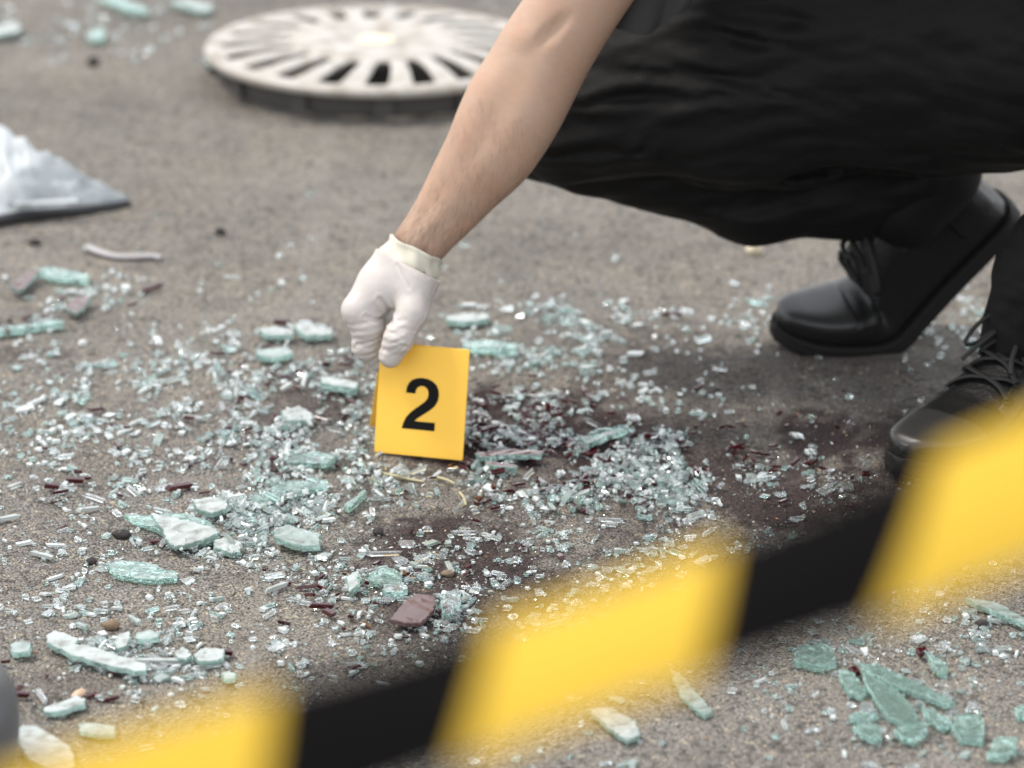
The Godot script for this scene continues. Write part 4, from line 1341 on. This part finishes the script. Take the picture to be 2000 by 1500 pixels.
	shard("glass_shard", [Vector2(-0.0605, 0.5748), Vector2(-0.0548, 0.5592), Vector2(-0.0446, 0.5548), Vector2(-0.0435, 0.5748), Vector2(-0.0492, 0.5924), Vector2(-0.0569, 0.5924)], 0.006, M.clear, "clump of clear crazed glass right of the brown shard", 0.005, Vector2(0.2, -0.1), 0.0016)
	shard("red_glass", [Vector2(-0.1014, 0.6065), Vector2(-0.0888, 0.5715), Vector2(-0.0805, 0.5592), Vector2(-0.0642, 0.5615), Vector2(-0.0646, 0.5858), Vector2(-0.0751, 0.6109), Vector2(-0.0886, 0.612)], 0.0045, M.brown, "large brown tinted lamp glass shard left of the tape's middle yellow stripe", 0.006, Vector2(0.09, -0.05), 0.0006)
	# lower right group
	shard("glass_shard", [Vector2(0.2784, 0.6955), Vector2(0.2965, 0.7058), Vector2(0.3139, 0.7273), Vector2(0.3275, 0.7435), Vector2(0.3441, 0.7694), Vector2(0.3479, 0.7754), Vector2(0.3396, 0.7783), Vector2(0.3244, 0.7595), Vector2(0.3119, 0.7495), Vector2(0.2981, 0.7354), Vector2(0.2862, 0.7161)], 0.005, M.teal, "long green sliver, upper one of the lower right group", 0.003, Vector2(0.02, 0.02), 0.0008)
	shard("glass_shard", [Vector2(0.2801, 0.71), Vector2(0.291, 0.7273), Vector2(0.3031, 0.7435), Vector2(0.312, 0.7714), Vector2(0.3178, 0.8009), Vector2(0.3136, 0.8154), Vector2(0.3043, 0.8125), Vector2(0.2928, 0.7979), Vector2(0.2873, 0.7724), Vector2(0.2815, 0.7394)], 0.005, M.teal, "broad green blade crossing the middle of the lower right group", 0.003, Vector2(0.02, 0.0), 0.0009)
	shard("glass_shard", [Vector2(0.2958, 0.8279), Vector2(0.3083, 0.8125), Vector2(0.3237, 0.8144), Vector2(0.3207, 0.8298), Vector2(0.3108, 0.847), Vector2(0.3016, 0.8432)], 0.006, M.teal, "ragged green lump below the broad blade at the lower right", 0.003, Vector2(0.0, 0.0), 0.0015)
	shard("glass_shard", [Vector2(0.2647, 0.8193), Vector2(0.2766, 0.8106), Vector2(0.2868, 0.8212), Vector2(0.2845, 0.8403), Vector2(0.2743, 0.8394)], 0.0055, M.teal, "green fan shaped shard at the lower left of the right group", 0.003, Vector2(0.03, 0.0), 0.0013)
	shard("glass_shard", [Vector2(0.3466, 0.8009), Vector2(0.3656, 0.7989), Vector2(0.366, 0.8212), Vector2(0.3623, 0.8451), Vector2(0.3459, 0.8432), Vector2(0.3417, 0.8221)], 0.006, M.teal, "blocky green shard right of the broad blade", 0.003, Vector2(0.05, 0.0), 0.0015)
	shard("glass_shard", [Vector2(0.3677, 0.8574), Vector2(0.3754, 0.8441), Vector2(0.389, 0.846), Vector2(0.3863, 0.863), Vector2(0.3777, 0.8733), Vector2(0.3632, 0.8733)], 0.007, M.teal, "thick green shard in the bottom right corner", 0.003, Vector2(0.12, -0.06), 0.0016)
	shard("glass_shard", [Vector2(0.321, 0.7833), Vector2(0.3308, 0.7901), Vector2(0.3423, 0.8077), Vector2(0.3393, 0.8183), Vector2(0.3316, 0.8193), Vector2(0.3249, 0.8018)], 0.005, M.teal, "short green sliver between the broad blade and the blocky shard", 0.003, Vector2(0.03, 0.0))
	shard("glass_shard", [Vector2(0.3342, 0.6716), Vector2(0.3495, 0.6935), Vector2(0.3489, 0.712), Vector2(0.3413, 0.71), Vector2(0.338, 0.6924)], 0.006, M.teal, "dark green sliver above the long one at the lower right", 0.003, Vector2(0.05, 0.0), 0.0012)
	shard("glass_shard", [Vector2(0.3793, 0.5559), Vector2(0.4058, 0.5681), Vector2(0.4251, 0.6044), Vector2(0.4237, 0.6163), Vector2(0.4032, 0.5913), Vector2(0.3856, 0.5692)], 0.005, M.crazed, "clear green blade at the right edge under the yellow stripe", 0.003)
	shard("glass_shard", [Vector2(0.231, 0.6695), Vector2(0.2498, 0.6611), Vector2(0.2599, 0.6716), Vector2(0.2606, 0.6966), Vector2(0.2468, 0.7048), Vector2(0.2277, 0.6945)], 0.006, M.teal, "heap of green glass just below the black stripe at the right", 0.003, Vector2(0.06, 0.0), 0.0018)
	shard("glass_shard", [Vector2(0.2632, 0.7058), Vector2(0.2748, 0.7151), Vector2(0.2803, 0.7435), Vector2(0.2779, 0.7585), Vector2(0.2683, 0.7515), Vector2(0.2617, 0.7253)], 0.005, M.teal, "green shard at the upper left of the lower right group", 0.003, Vector2(0.04, -0.02), 0.0014)
	shard("glass_shard", [Vector2(0.2635, 0.7989), Vector2(0.2765, 0.7911), Vector2(0.286, 0.7979), Vector2(0.2767, 0.8086), Vector2(0.2641, 0.8067)], 0.005, M.teal, "narrow green wedge left of the broad blade's tip", 0.003)
	shard("glass_shard", [Vector2(0.3944, 0.7813), Vector2(0.4066, 0.7734), Vector2(0.4041, 0.795), Vector2(0.3946, 0.797)], 0.006, M.teal, "green chunk cut off by the right frame edge", 0.003)
	shard("red_glass", [Vector2(0.2709, 0.7017), Vector2(0.2769, 0.6986), Vector2(0.2794, 0.7089), Vector2(0.2726, 0.711)], 0.005, M.red, "dark red chip on the tip of the long green sliver", 0.004)
	shard("red_glass", [Vector2(0.3278, 0.6643), Vector2(0.3354, 0.659), Vector2(0.3374, 0.6685), Vector2(0.3303, 0.6737)], 0.005, M.red, "dark red chip beside the dark green sliver", 0.004)
	# left, further back
	shard("glass_shard", [Vector2(-0.4951, -0.331), Vector2(-0.4792, -0.3413), Vector2(-0.4366, -0.3139), Vector2(-0.4357, -0.2936), Vector2(-0.4754, -0.3054)], 0.006, M.teal, "blurred green bar of glass below the grey trim strip", 0.004)
	shard("glass_shard", [Vector2(-0.5149, -0.2717), Vector2(-0.498, -0.319), Vector2(-0.4858, -0.3139), Vector2(-0.5013, -0.2534)], 0.005, M.brown, "pinkish flat strip of glass left of the green bar", 0.006, Vector2(0.04, 0.0))
	shard("glass_shard", [Vector2(-0.4506, -0.2059), Vector2(-0.4423, -0.2369), Vector2(-0.4263, -0.2336), Vector2(-0.431, -0.201), Vector2(-0.4397, -0.1849)], 0.005, M.brown, "pinkish four-sided shard below the green bar", 0.006, Vector2(0.03, 0.0))
	shard("glass_shard", [Vector2(-0.5204, -0.1498), Vector2(-0.4905, -0.1561), Vector2(-0.4663, -0.1689), Vector2(-0.4489, -0.1737), Vector2(-0.4477, -0.1625), Vector2(-0.4794, -0.1482), Vector2(-0.5182, -0.1309)], 0.006, M.teal, "long thin green strip at the left frame edge", 0.003)
	shard("glass_shard", [Vector2(-0.183, 0.0088), Vector2(-0.147, 0.0264), Vector2(-0.1478, 0.0453), Vector2(-0.1821, 0.0293)], 0.007, M.white, "white bar of glass left of the marker", 0.004)
	shard("glass_shard", [Vector2(-0.2173, 0.1051), Vector2(-0.2002, 0.0896), Vector2(-0.1862, 0.1121), Vector2(-0.1875, 0.1261), Vector2(-0.2105, 0.1261)], 0.006, M.white, "white humped shard left of the marker's lower half", 0.004, Vector2(0.05, 0.0))
	shard("glass_shard", [Vector2(-0.2518, -0.1372), Vector2(-0.2345, -0.1451), Vector2(-0.2181, -0.134), Vector2(-0.2173, -0.1184), Vector2(-0.2432, -0.1184)], 0.006, M.white, "blurred white shard left of the gloved fingers", 0.004)
	shard("glass_shard", [Vector2(-0.2175, -0.153), Vector2(-0.1989, -0.1482), Vector2(-0.1781, -0.1372), Vector2(-0.1783, -0.1184), Vector2(-0.2023, -0.1121), Vector2(-0.2134, -0.1309)], 0.006, M.white, "blurred white slab nearest the gloved fingers", 0.004)
	shard("glass_shard", [Vector2(-0.2508, -0.0751), Vector2(-0.2212, -0.0843), Vector2(-0.2142, -0.066), Vector2(-0.2294, -0.0508), Vector2(-0.2472, -0.0569)], 0.006, M.crazed, "blurred pale slab between the dense scatter and the fingers", 0.004)
	shard("glass_shard", [Vector2(-0.0668, -0.1817), Vector2(-0.0515, -0.1913), Vector2(-0.0232, -0.1881), Vector2(-0.0231, -0.1721), Vector2(-0.0461, -0.1625), Vector2(-0.0656, -0.1689)], 0.006, M.white, "blurred white strip of glass right of the thumb", 0.004)
	shard("glass_shard", [Vector2(-0.0479, -0.0966), Vector2(-0.0202, -0.0997), Vector2(0.005, -0.0874), Vector2(0.004, -0.0721), Vector2(-0.02, -0.0721), Vector2(-0.0477, -0.0782)], 0.007, M.teal, "blurred green strip at the marker's top right corner", 0.004)
	shard("glass_shard", [Vector2(-0.2324, 0.3209), Vector2(-0.2022, 0.289), Vector2(-0.1655, 0.2865), Vector2(-0.1649, 0.3018), Vector2(-0.2005, 0.3209), Vector2(-0.2268, 0.3397)], 0.005, M.teal, "green layered slab in the dense pile left below the marker", 0.005, Vector2(0.04, 0.02))
	shard("glass_shard", [Vector2(-0.2105, 0.2172), Vector2(-0.178, 0.2105), Vector2(-0.1589, 0.2212), Vector2(-0.1673, 0.2436), Vector2(-0.2047, 0.2397)], 0.005, M.teal, "green flat slab at the top of the dense pile", 0.004)
	shard("glass_shard", [Vector2(-0.1486, 0.3434), Vector2(-0.1411, 0.3272), Vector2(-0.1318, 0.3044), Vector2(-0.1298, 0.3095), Vector2(-0.1363, 0.3334), Vector2(-0.1438, 0.3522)], 0.006, M.teal, "slanting green rod of glass below the marker's left corner", 0.003)
	shard("glass_shard", [Vector2(0.0613, 0.1837), Vector2(0.0759, 0.1592), Vector2(0.1096, 0.1427), Vector2(0.1068, 0.1592), Vector2(0.0705, 0.1972)], 0.005, M.teal, "bluish slab at the back of the pile right of the marker", 0.006)
	shard("glass_shard", [Vector2(-0.0327, 0.2172), Vector2(0, 0.2079), Vector2(0.0281, 0.2132), Vector2(0.0271, 0.2238), Vector2(0, 0.2238), Vector2(-0.0303, 0.2291)], 0.005, M.brown, "pinkish rod of glass right of the marker's lower corner", 0.008)
	shard("glass_shard", [Vector2(-0.0233, 0.2397), Vector2(0.0046, 0.2502), Vector2(0.0046, 0.258), Vector2(-0.0232, 0.2502)], 0.005, M.brown, "pinkish stick below the other pink rod right of the marker", 0.005)
	shard("glass_shard", [Vector2(0.1276, 0.7028), Vector2(0.1354, 0.713), Vector2(0.1569, 0.7833), Vector2(0.1504, 0.7931), Vector2(0.1337, 0.7585)], 0.0045, M.crazed, "thin clear blade between the yellow stripe and the right group", 0.003)
	shard("glass_shard", [Vector2(0.0595, 0.7872), Vector2(0.0788, 0.7852), Vector2(0.0958, 0.8106), Vector2(0.0991, 0.8336), Vector2(0.0888, 0.847), Vector2(0.074, 0.8221)], 0.004, M.white, "pale curved shard below the middle yellow stripe", 0.003)
	# far back, very soft
	shard("glass_shard", [Vector2(-0.652, -1.3189), Vector2(-0.629, -1.3444), Vector2(-0.6209, -1.3291), Vector2(-0.6195, -1.2937), Vector2(-0.6467, -1.2737)], 0.005, M.white, "blurred white piece at the upper left frame edge", 0.006)
	shard("glass_shard", [Vector2(-0.5365, -1.4645), Vector2(-0.511, -1.4751), Vector2(-0.466, -1.4116), Vector2(-0.4642, -1.3907), Vector2(-0.4918, -1.4064)], 0.005, M.teal, "blurred green blade at the top left", 0.006)
	shard("glass_shard", [Vector2(-0.4422, -1.4432), Vector2(-0.4169, -1.4591), Vector2(-0.385, -1.4274), Vector2(-0.3861, -1.396), Vector2(-0.3989, -1.3907)], 0.005, M.crazed, "blurred pale blade at the top behind the wheel cover's left side", 0.006)
	shard("glass_shard", [Vector2(-0.3776, -1.1614), Vector2(-0.3623, -1.1854), Vector2(-0.3469, -1.171), Vector2(-0.3494, -1.1328), Vector2(-0.3728, -1.1281)], 0.006, M.white, "blurred white chunk against the wheel cover's left edge", 0.006)
	shard("glass_shard", [Vector2(-0.5321, -1.2937), Vector2(-0.5197, -1.3189), Vector2(-0.5107, -1.2987), Vector2(-0.5096, -1.2588), Vector2(-0.5257, -1.2538)], 0.005, M.teal, "blurred greenish clump left of the wheel cover", 0.006)

# where the small pieces lie: ellipse, number of pieces, share of rods, pile height
const FIELDS := [
	[[-0.2594, 0.0293, 0.1472, 0.1604], 420, 0.22, 0.004], [[-0.1856, 0.2502, 0.0883, 0.1441], 520, 0.35, 0.010], [[-0.4342, 0.0438, 0.0834, 0.1884], 150, 0.2, 0.002], [[-0.3561, 0.2105, 0.1224, 0.1604], 130, 0.25, 0.001],
	[[0.0048, 0.1149, 0.0911, 0.1259], 330, 0.25, 0.003], [[0.0605, 0.237, 0.1024, 0.0922], 360, 0.25, 0.004], [[0.1299, 0.2502, 0.0511, 0.0851], 500, 0.15, 0.009], [[0.0304, -0.1215, 0.071, 0.1094], 130, 0.2, 0.003], [[0.0769, -0.1689, 0.0718, 0.0798], 50, 0.2, 0.001],
	[[-0.3072, 0.6716, 0.0961, 0.0629], 120, 0.3, 0.002], [[-0.2366, 0.4012, 0.0761, 0.0848], 260, 0.35, 0.008], [[-0.0987, 0.5525, 0.0645, 0.0671], 110, 0.3, 0.002], [[-0.1045, 0.4958, 0.1309, 0.1965], 110, 0.25, 0.0],
	[[0.2913, 0.7635, 0.0815, 0.1095], 90, 0.15, 0.002], [[0.0882, 0.4491, 0.1148, 0.1301], 140, 0.3, 0.001], [[0.0336, 0.6292, 0.1094, 0.1289], 70, 0.3, 0.0], [[0.2598, 0.2502, 0.0651, 0.0785], 36, 0.15, 0.001],
	[[-0.5054, -1.3393, 0.1568, 0.1532], 70, 0.15, 0.002], [[0.4509, -0.1689, 0.0567, 0.0958], 60, 0.15, 0.002], [[0.2478, -0.201, 0.1293, 0.1297], 45, 0.2, 0.0], [[0.1468, 0.0293, 0.0686, 0.102], 40, 0.3, 0.0], [[-0.454, -0.2501, 0.0682, 0.0828], 70, 0.2, 0.002],
	[[-0.168, 0.6292, 0.2107, 0.1936], 90, 0.3, 0.0], [[0, 0.3397, 0.4992, 0.5348], 420, 0.2, 0.0], [[-0.0787, 0.8602, 0.2765, 0.0941], 40, 0.3, 0.0], [[-0.3679, 0.5187, 0.1133, 0.2864], 150, 0.25, 0.0], [[0.294, 0.6292, 0.1267, 0.2152], 90, 0.2, 0.0],
	[[0, -0.201, 0.5162, 0.1459], 90, 0.1, 0.0], [[-0.2501, -0.4399, 0.2725, 0.2161], 16, 0.1, 0.0], [[-0.066, -1.4432, 0.1988, 0.0794], 20, 0.1, 0.0], [[0.3792, 0.6185, 0.0467, 0.054], 50, 0.2, 0.001]]
const RED_FIELDS := [[[0.0143, 0.1289, 0.0908, 0.1112], 200], [[-0.1945, 0.0583, 0.0876, 0.1727], 70], [[0.0559, 0.237, 0.1071, 0.0922], 130], [[-0.185, 0.2632, 0.0926, 0.1171], 50], [[0.2122, 0.1837, 0.1134, 0.1082], 50], [[-0.328, 0.2105, 0.1552, 0.2006], 30], [[-0.1279, 0.5748, 0.0855, 0.0995], 30], [[-0.4542, -0.201, 0.0831, 0.0972], 16], [[-0.3478, 0.7232, 0.0619, 0.0611], 12], [[0.1134, 0.3397, 0.227, 0.3146], 50]]

func scatter_point(e: Array) -> Vector2:
	var p := Vector2(rng.randfn(), rng.randfn()) * 0.55
	var out := Vector2.ZERO
	for i in 14:
		p = Vector2(rng.randfn(), rng.randfn()) * 0.55
		if p.length() > 1.35: continue
		out = Vector2(e[0] + p.x * e[2], e[1] + p.y * e[3])
		# pieces lie in drifts with bare patches between
		var n := gnoise.get_noise_2d(out.x * 1.5 + 40.0, out.y * 0.9) + 0.6 * gnoise.get_noise_2d(out.x * 4.5 - 20.0, out.y * 3.0)
		if n > rng.randf_range(-0.35, 0.45): break
	return out

func blocked(p: Vector2) -> bool:
	# under the soles, the marker's foot and the wheel cover
	for b in [[[0.3245, -0.1215, 0.0763, 0.0437]], [[0.4056, 0.1837, 0.0806, 0.0947]], [[-0.0837, 0.1972, 0.0508, 0.0349]], [[-0.1671, -1.1902, 0.2183, 0.2665]]]:
		if Vector2((p.x - b[0][0]) / b[0][2], (p.y - b[0][1]) / b[0][3]).length() < 1.0: return true
	return false

var landmarks := []

func where_words(p: Vector2) -> Array:
	# the nearest thing one can find in the photograph, and on which side of it
	if landmarks.is_empty():
		for c in get_children():
			if c.has_meta("category") and c.get_meta("category") in ["glass shard", "stone", "crumb", "trim strip", "stalk", "scrap"] and c is Node3D:
				landmarks.append([Vector2(c.position.x, c.position.z), c.get_meta("label")])
		landmarks.append([Vector2(Vector3(-0.0846, 0, 0.1972).x, Vector3(-0.0846, 0, 0.1972).z), "yellow marker"])
		landmarks.append([Vector2(Vector3(0.3233, 0, -0.1059).x, Vector3(0.3233, 0, -0.1059).z), "raised black shoe"])
		landmarks.append([Vector2(Vector3(0.3492, 0, 0.289).x, Vector3(0.3492, 0, 0.289).z), "nearer black shoe's toe"])
		landmarks.append([Vector2(Vector3(-0.1649, 0, -1.1187).x, Vector3(-0.1649, 0, -1.1187).z), "wheel cover"])
	var best := 1e9
	var at: Array = landmarks[0]
	for l in landmarks:
		var d: float = p.distance_to(l[0])
		if d < best:
			best = d
			at = l
	var v: Vector2 = p - at[0]
	var side := "on"
	if best > 0.010:
		side = ("right of" if v.x > 0 else "left of") if absf(v.x) > absf(v.y) else ("in front of" if v.y > 0 else "behind")
	var called: String = at[1]
	for w in [" lying", " below", " behind", " beside", " under", " right", " left", " at ", " with", " in ", " between", " on ", " crossing", " above", " cut", " standing", " nearest", " against", " just", " near", " leaning", " from", ", "]:
		called = called.get_slice(w, 0)
	return [maxi(1, int(round(best * 100.0))), side + " the " + called]

var used_labels := {}

func single(words: Array, p: Vector2) -> String:
	# the shortest wording that no other piece has yet
	var w := where_words(p)
	var out := ""
	for s in ["%s %s %s" % [words[0], words[1], w[1]], "%s %s %s%s" % [words[0], words[1], words[2], w[1]], "%s %s some %d cm %s" % [words[0], words[1], w[0], w[1]], "%s %s %ssome %d cm %s" % [words[0], words[1], words[2], w[0], w[1]]]:
		if s.split(" ", false).size() > 16: continue
		if out == "" or not used_labels.has(s): out = s
		if not used_labels.has(s): break
	used_labels[out] = true
	return out

func turned(k: int, b: Basis) -> String:
	if k != 1: return ""
	var x := b.x.normalized()
	if absf(x.x) > 0.9: return "lying crosswise "
	if absf(x.z) > 0.9: return "pointing at the viewer "
	return "slanting up right " if x.x * x.z < 0.0 else "slanting down right "

func size_word(s: float) -> String:
	return "large" if s > 1.15 else "mid-sized" if s > 0.95 else "small"

func build_scatter() -> void:
	var cubes := []
	var rods := []
	var flakes := []
	for i in 8: cubes.append(chip(100 + i, 0.0054, 0.0037, 0.0047, 0.34))
	for i in 7: rods.append(chip(200 + i, 0.0140, 0.0033, 0.0035, 0.24))
	for i in 7: flakes.append(chip(300 + i, 0.0112, 0.0030, 0.0070, 0.45))
	var reds := []
	for i in 6: reds.append(chip(400 + i, 0.0088, 0.0028, 0.0042, 0.42))
	hand_placed(reds, rods)
	var all := []
	for f in FIELDS:
		for i in int(f[1] * 1.4):
			var p := scatter_point(f[0])
			if blocked(p): continue
			var kind := 1 if rng.randf() < f[2] * 0.75 else (2 if rng.randf() < 0.24 else 0)
			var s := rng.randf_range(0.45, 1.25) * (1.0 if rng.randf() < 0.5 else 0.62)
			if f[3] > 0.005: s *= 0.85
			var h: float = absf(rng.randfn()) * 0.5 * f[3]
			all.append([p, kind, s, h, f[3]])
	var rank := func(a, b): return a[2] * [1.0, 1.9, 1.4][a[1]] / (3.784 - a[0].y) > b[2] * [1.0, 1.9, 1.4][b[1]] / (3.784 - b[0].y)
	all.sort_custom(rank)
	var names := ["glass_cube", "glass_rod", "glass_flake"]
	var words := [" glass cube ", " glass rod ", " glass flake "]
	var done := [0, 0, 0]
	var left := [[], [], []]
	var sets := [cubes, rods, flakes]
	for a in all:
		var p: Vector2 = a[0]
		var k: int = a[1]
		var s: float = a[2]
		var loose: float = 0.5 if a[4] > 0.003 else 0.10
		var b := Basis.from_euler(Vector3(rng.randfn() * loose, rng.randf() * TAU, rng.randfn() * loose))
		var sc := Vector3(s * (rng.randf_range(0.6, 1.5) if k == 1 else 1.0), lerpf(s, 1.0, 0.5) if k else s, lerpf(s, 1.0, 0.3) if k == 1 else s)
		var t := Transform3D(b.scaled_local(sc), Vector3(p.x, ground_y(p.x, p.y) + 0.0022 * sc.y + a[3], p.y))
		if done[k] < [110, 110, 80][k]:
			done[k] += 1
			var tint := 0 if rng.randf() < 0.6 else 1 + rng.randi() % 2
			var o := put(names[k], sets[k][rng.randi() % sets[k].size()], [M.clear, M.clear2, M.crazed][tint])
			o.transform = t
			tag(o, single([size_word(s), ["clear", "greenish", "milky"][tint] + words[k].rstrip(" "), turned(k, b)], p), "glass fragment", "broken glass fragments on the asphalt")
		else:
			left[k].append(t)
	for k in 3:
		crumbs(["glass_crumbs", "glass_splinters", "glass_flakes"][k], sets[k], left[k], M.bits, ["many tiny clear glass crumbs scattered over the asphalt", "many thin clear glass splinters scattered over the asphalt", "many small flat glass flakes scattered over the asphalt"][k], k)
	var red_all := []
	for f in RED_FIELDS:
		for i in f[1]:
			var p := scatter_point(f[0])
			if blocked(p): continue
			red_all.append([p, 0, rng.randf_range(0.3, 1.05), absf(rng.randfn()) * 0.002, 0.0])
	red_all.sort_custom(rank)
	var more := []
	for a in red_all:
		var p: Vector2 = a[0]
		var s: float = a[2]
		var t := Transform3D(Basis.from_euler(Vector3(rng.randfn() * 0.25, rng.randf() * TAU, rng.randfn() * 0.2)).scaled_local(Vector3(s * rng.randf_range(0.6, 1.8), lerpf(s, 1.0, 0.4), s)), Vector3(p.x, ground_y(p.x, p.y) + 0.0025 + a[3], p.y))
		if reds.size() and more.size() == 0 and taken.get("red_splinter", 0) < 80:
			var o := put("red_splinter", reds[rng.randi() % 6], M.red)
			o.transform = t
			tag(o, single([size_word(s), "dark red splinter", turned(1, t.basis)], p), "red glass", "dark red lamp glass splinters")
		else:
			more.append(t)
	build_dust()
	crumbs("red_crumbs", reds, more, M.red, "many tiny dark red lamp glass crumbs in the pile around the marker", 9)

func build_dust() -> void:
	# glass dust and tiny slivers, one mass
	var shapes := []
	for i in 6: shapes.append(pebble(500 + i))
	var places := []
	for i in 11000:
		var p := scatter_point(FIELDS[[0, 0, 1, 1, 2, 3, 4, 5, 5, 6, 6, 7, 9, 10, 10, 11, 12, 13, 14, 16, 22, 23, 23, 23, 25, 26][rng.randi() % 26]][0])
		if blocked(p): continue
		var s := rng.randf_range(0.0005, 0.0013)
		places.append(Transform3D(Basis.from_euler(Vector3(rng.randfn() * 0.4, rng.randf() * TAU, rng.randfn() * 0.4)).scaled_local(Vector3(s * (1.0 if rng.randf() < 0.7 else 2.6), s * 0.8, s)), Vector3(p.x, ground_y(p.x, p.y) + 0.0009, p.y)))
	crumbs("glass_dust", shapes, places, M.bits, "glittering glass dust and tiny slivers between the larger pieces", 5)

func hand_placed(reds: Array, rods: Array) -> void:
	for q in [["dark red splinter standing out left of the dense pile", Vector3(-0.393, 0, 0.2736), 1.6, 0.1], ["longest dark red bar left of the dense pile", Vector3(-0.2976, 0, 0.2903), 2.2, -0.45], ["thin dark red stick between the two red bars", Vector3(-0.4119, 0, 0.2916), 1.2, 0.25], ["blurred red stick behind the scatter at the left", Vector3(-0.368, 0, -0.2835), 2.8, -0.9], ["blurred bright red bar left of the fingers", Vector3(-0.229, 0, -0.1673), 1.7, 0.15], ["dark red bar right of the marker", Vector3(-0.0214, 0, 0.1427), 2.0, -0.6], ["dark red stick near the toe of the raised shoe", Vector3(0.1608, 0, -0.1945), 1.8, 0.2], ["dark red bar beside the brown shard's left", Vector3(-0.159, 0, 0.5659), 1.6, 0.1], ["dark red chunk below the other bar at the brown shard", Vector3(-0.1504, 0, 0.588), 1.3, 0.9], ["thin red strip behind the speckled pale shard", Vector3(-0.3685, 0, 0.6324), 2.2, 0.5], ["dark red bar near the grey housing", Vector3(-0.3904, 0, 0.7525), 1.4, 0.1], ["red chunk beside the kite shaped pale shard", Vector3(-0.2318, 0, 0.6632), 0.9, 0.2]]:
		var o := put("red_splinter", reds[rng.randi() % 6], M.red)
		o.transform = Transform3D(Basis.from_euler(Vector3(0.05, -q[3], 0.0)).scaled_local(Vector3(q[2], 1.5, 1.2)), q[1] + Vector3(0, 0.005 + ground_y(q[1].x, q[1].z), 0))
		tag(o, q[0], "red glass")
	for q in [["bright clear rod left of the big white-topped shard", Vector3(-0.3704, 0, 0.3171), 1.7, 0.75], ["short bright rod at the left above the lower scatter", Vector3(-0.3747, 0, 0.3434), 1.3, -0.3], ["clear rod lying at the left below the red bars", Vector3(-0.349, 0, 0.3522), 0.9, 1.1], ["clear rod below the green shard's left", Vector3(-0.4034, 0, 0.4538), 1.6, 0.6], ["long clear rod on the dark stain below the marker", Vector3(-0.1094, 0, 0.4479), 2.0, -0.06], ["slanted clear rod left of the white glass block", Vector3(-0.1988, 0, 0.5255), 1.6, -0.8], ["white stick lying across the lower left group", Vector3(-0.2941, 0, 0.68), 4.0, 0.02], ["white rod pointing down behind the notched white shard", Vector3(-0.3724, 0, 0.7535), 1.6, 1.2], ["clear rod half way up the left frame edge", Vector3(-0.445, 0, 0.367), 1.4, -0.5]]:
		var o := put("glass_rod", rods[rng.randi() % rods.size()], M.white if rng.randf() < 0.4 else M.clear)
		o.transform = Transform3D(Basis.from_euler(Vector3(0.03, -q[3], 0.0)).scaled_local(Vector3(q[2], 1.1, 1.15)), q[1] + Vector3(0, 0.004 + ground_y(q[1].x, q[1].z), 0))
		tag(o, q[0], "glass fragment")

func crumbs(called: String, shapes: Array, places: Array, m: Material, label: String, k: int) -> void:
	# one scattered mass: a few shapes joined over all places
	var halves := [[], []]
	for t in places: halves[1 if called != "red_crumbs" and rng.randf() < (0.25 if t.origin.x < 0.0 else 0.10) else 0].append(t)
	var mesh: ArrayMesh = null
	for h in 2:
		if halves[h].size(): mesh = crumb_surface(shapes, halves[h], M.milky if h else m, mesh)
	tag(put(called, mesh, null), label, "broken glass", "", "stuff")

func crumb_surface(shapes: Array, places: Array, m: Material, onto: ArrayMesh) -> ArrayMesh:
	var v := PackedVector3Array()
	var n := PackedVector3Array()
	var ix := PackedInt32Array()
	var cl := PackedColorArray()
	for t in places:
		var a: Array = shapes[rng.randi() % shapes.size()].surface_get_arrays(0)
		var av: PackedVector3Array = a[Mesh.ARRAY_VERTEX]
		var an: PackedVector3Array = a[Mesh.ARRAY_NORMAL]
		var b := v.size()
		var q := rng.randf()
		var c := Color(0.93, 0.97, 0.96).lerp(Color(0.60, 0.79, 0.74), q * q)
		for i in av.size():
			v.append(t * av[i])
			n.append((t.basis.inverse().transposed() * an[i]).normalized())
			cl.append(c)
		var ai = a[Mesh.ARRAY_INDEX]
		if ai:
			for i in ai: ix.append(b + i)
		else:
			for i in av.size(): ix.append(b + i)
	var made := arrays(v, n, ix, null, cl)
	if onto:
		onto.add_surface_from_arrays(Mesh.PRIMITIVE_TRIANGLES, made.surface_get_arrays(0))
		made = onto
	made.surface_set_material(made.get_surface_count() - 1, m)
	return made
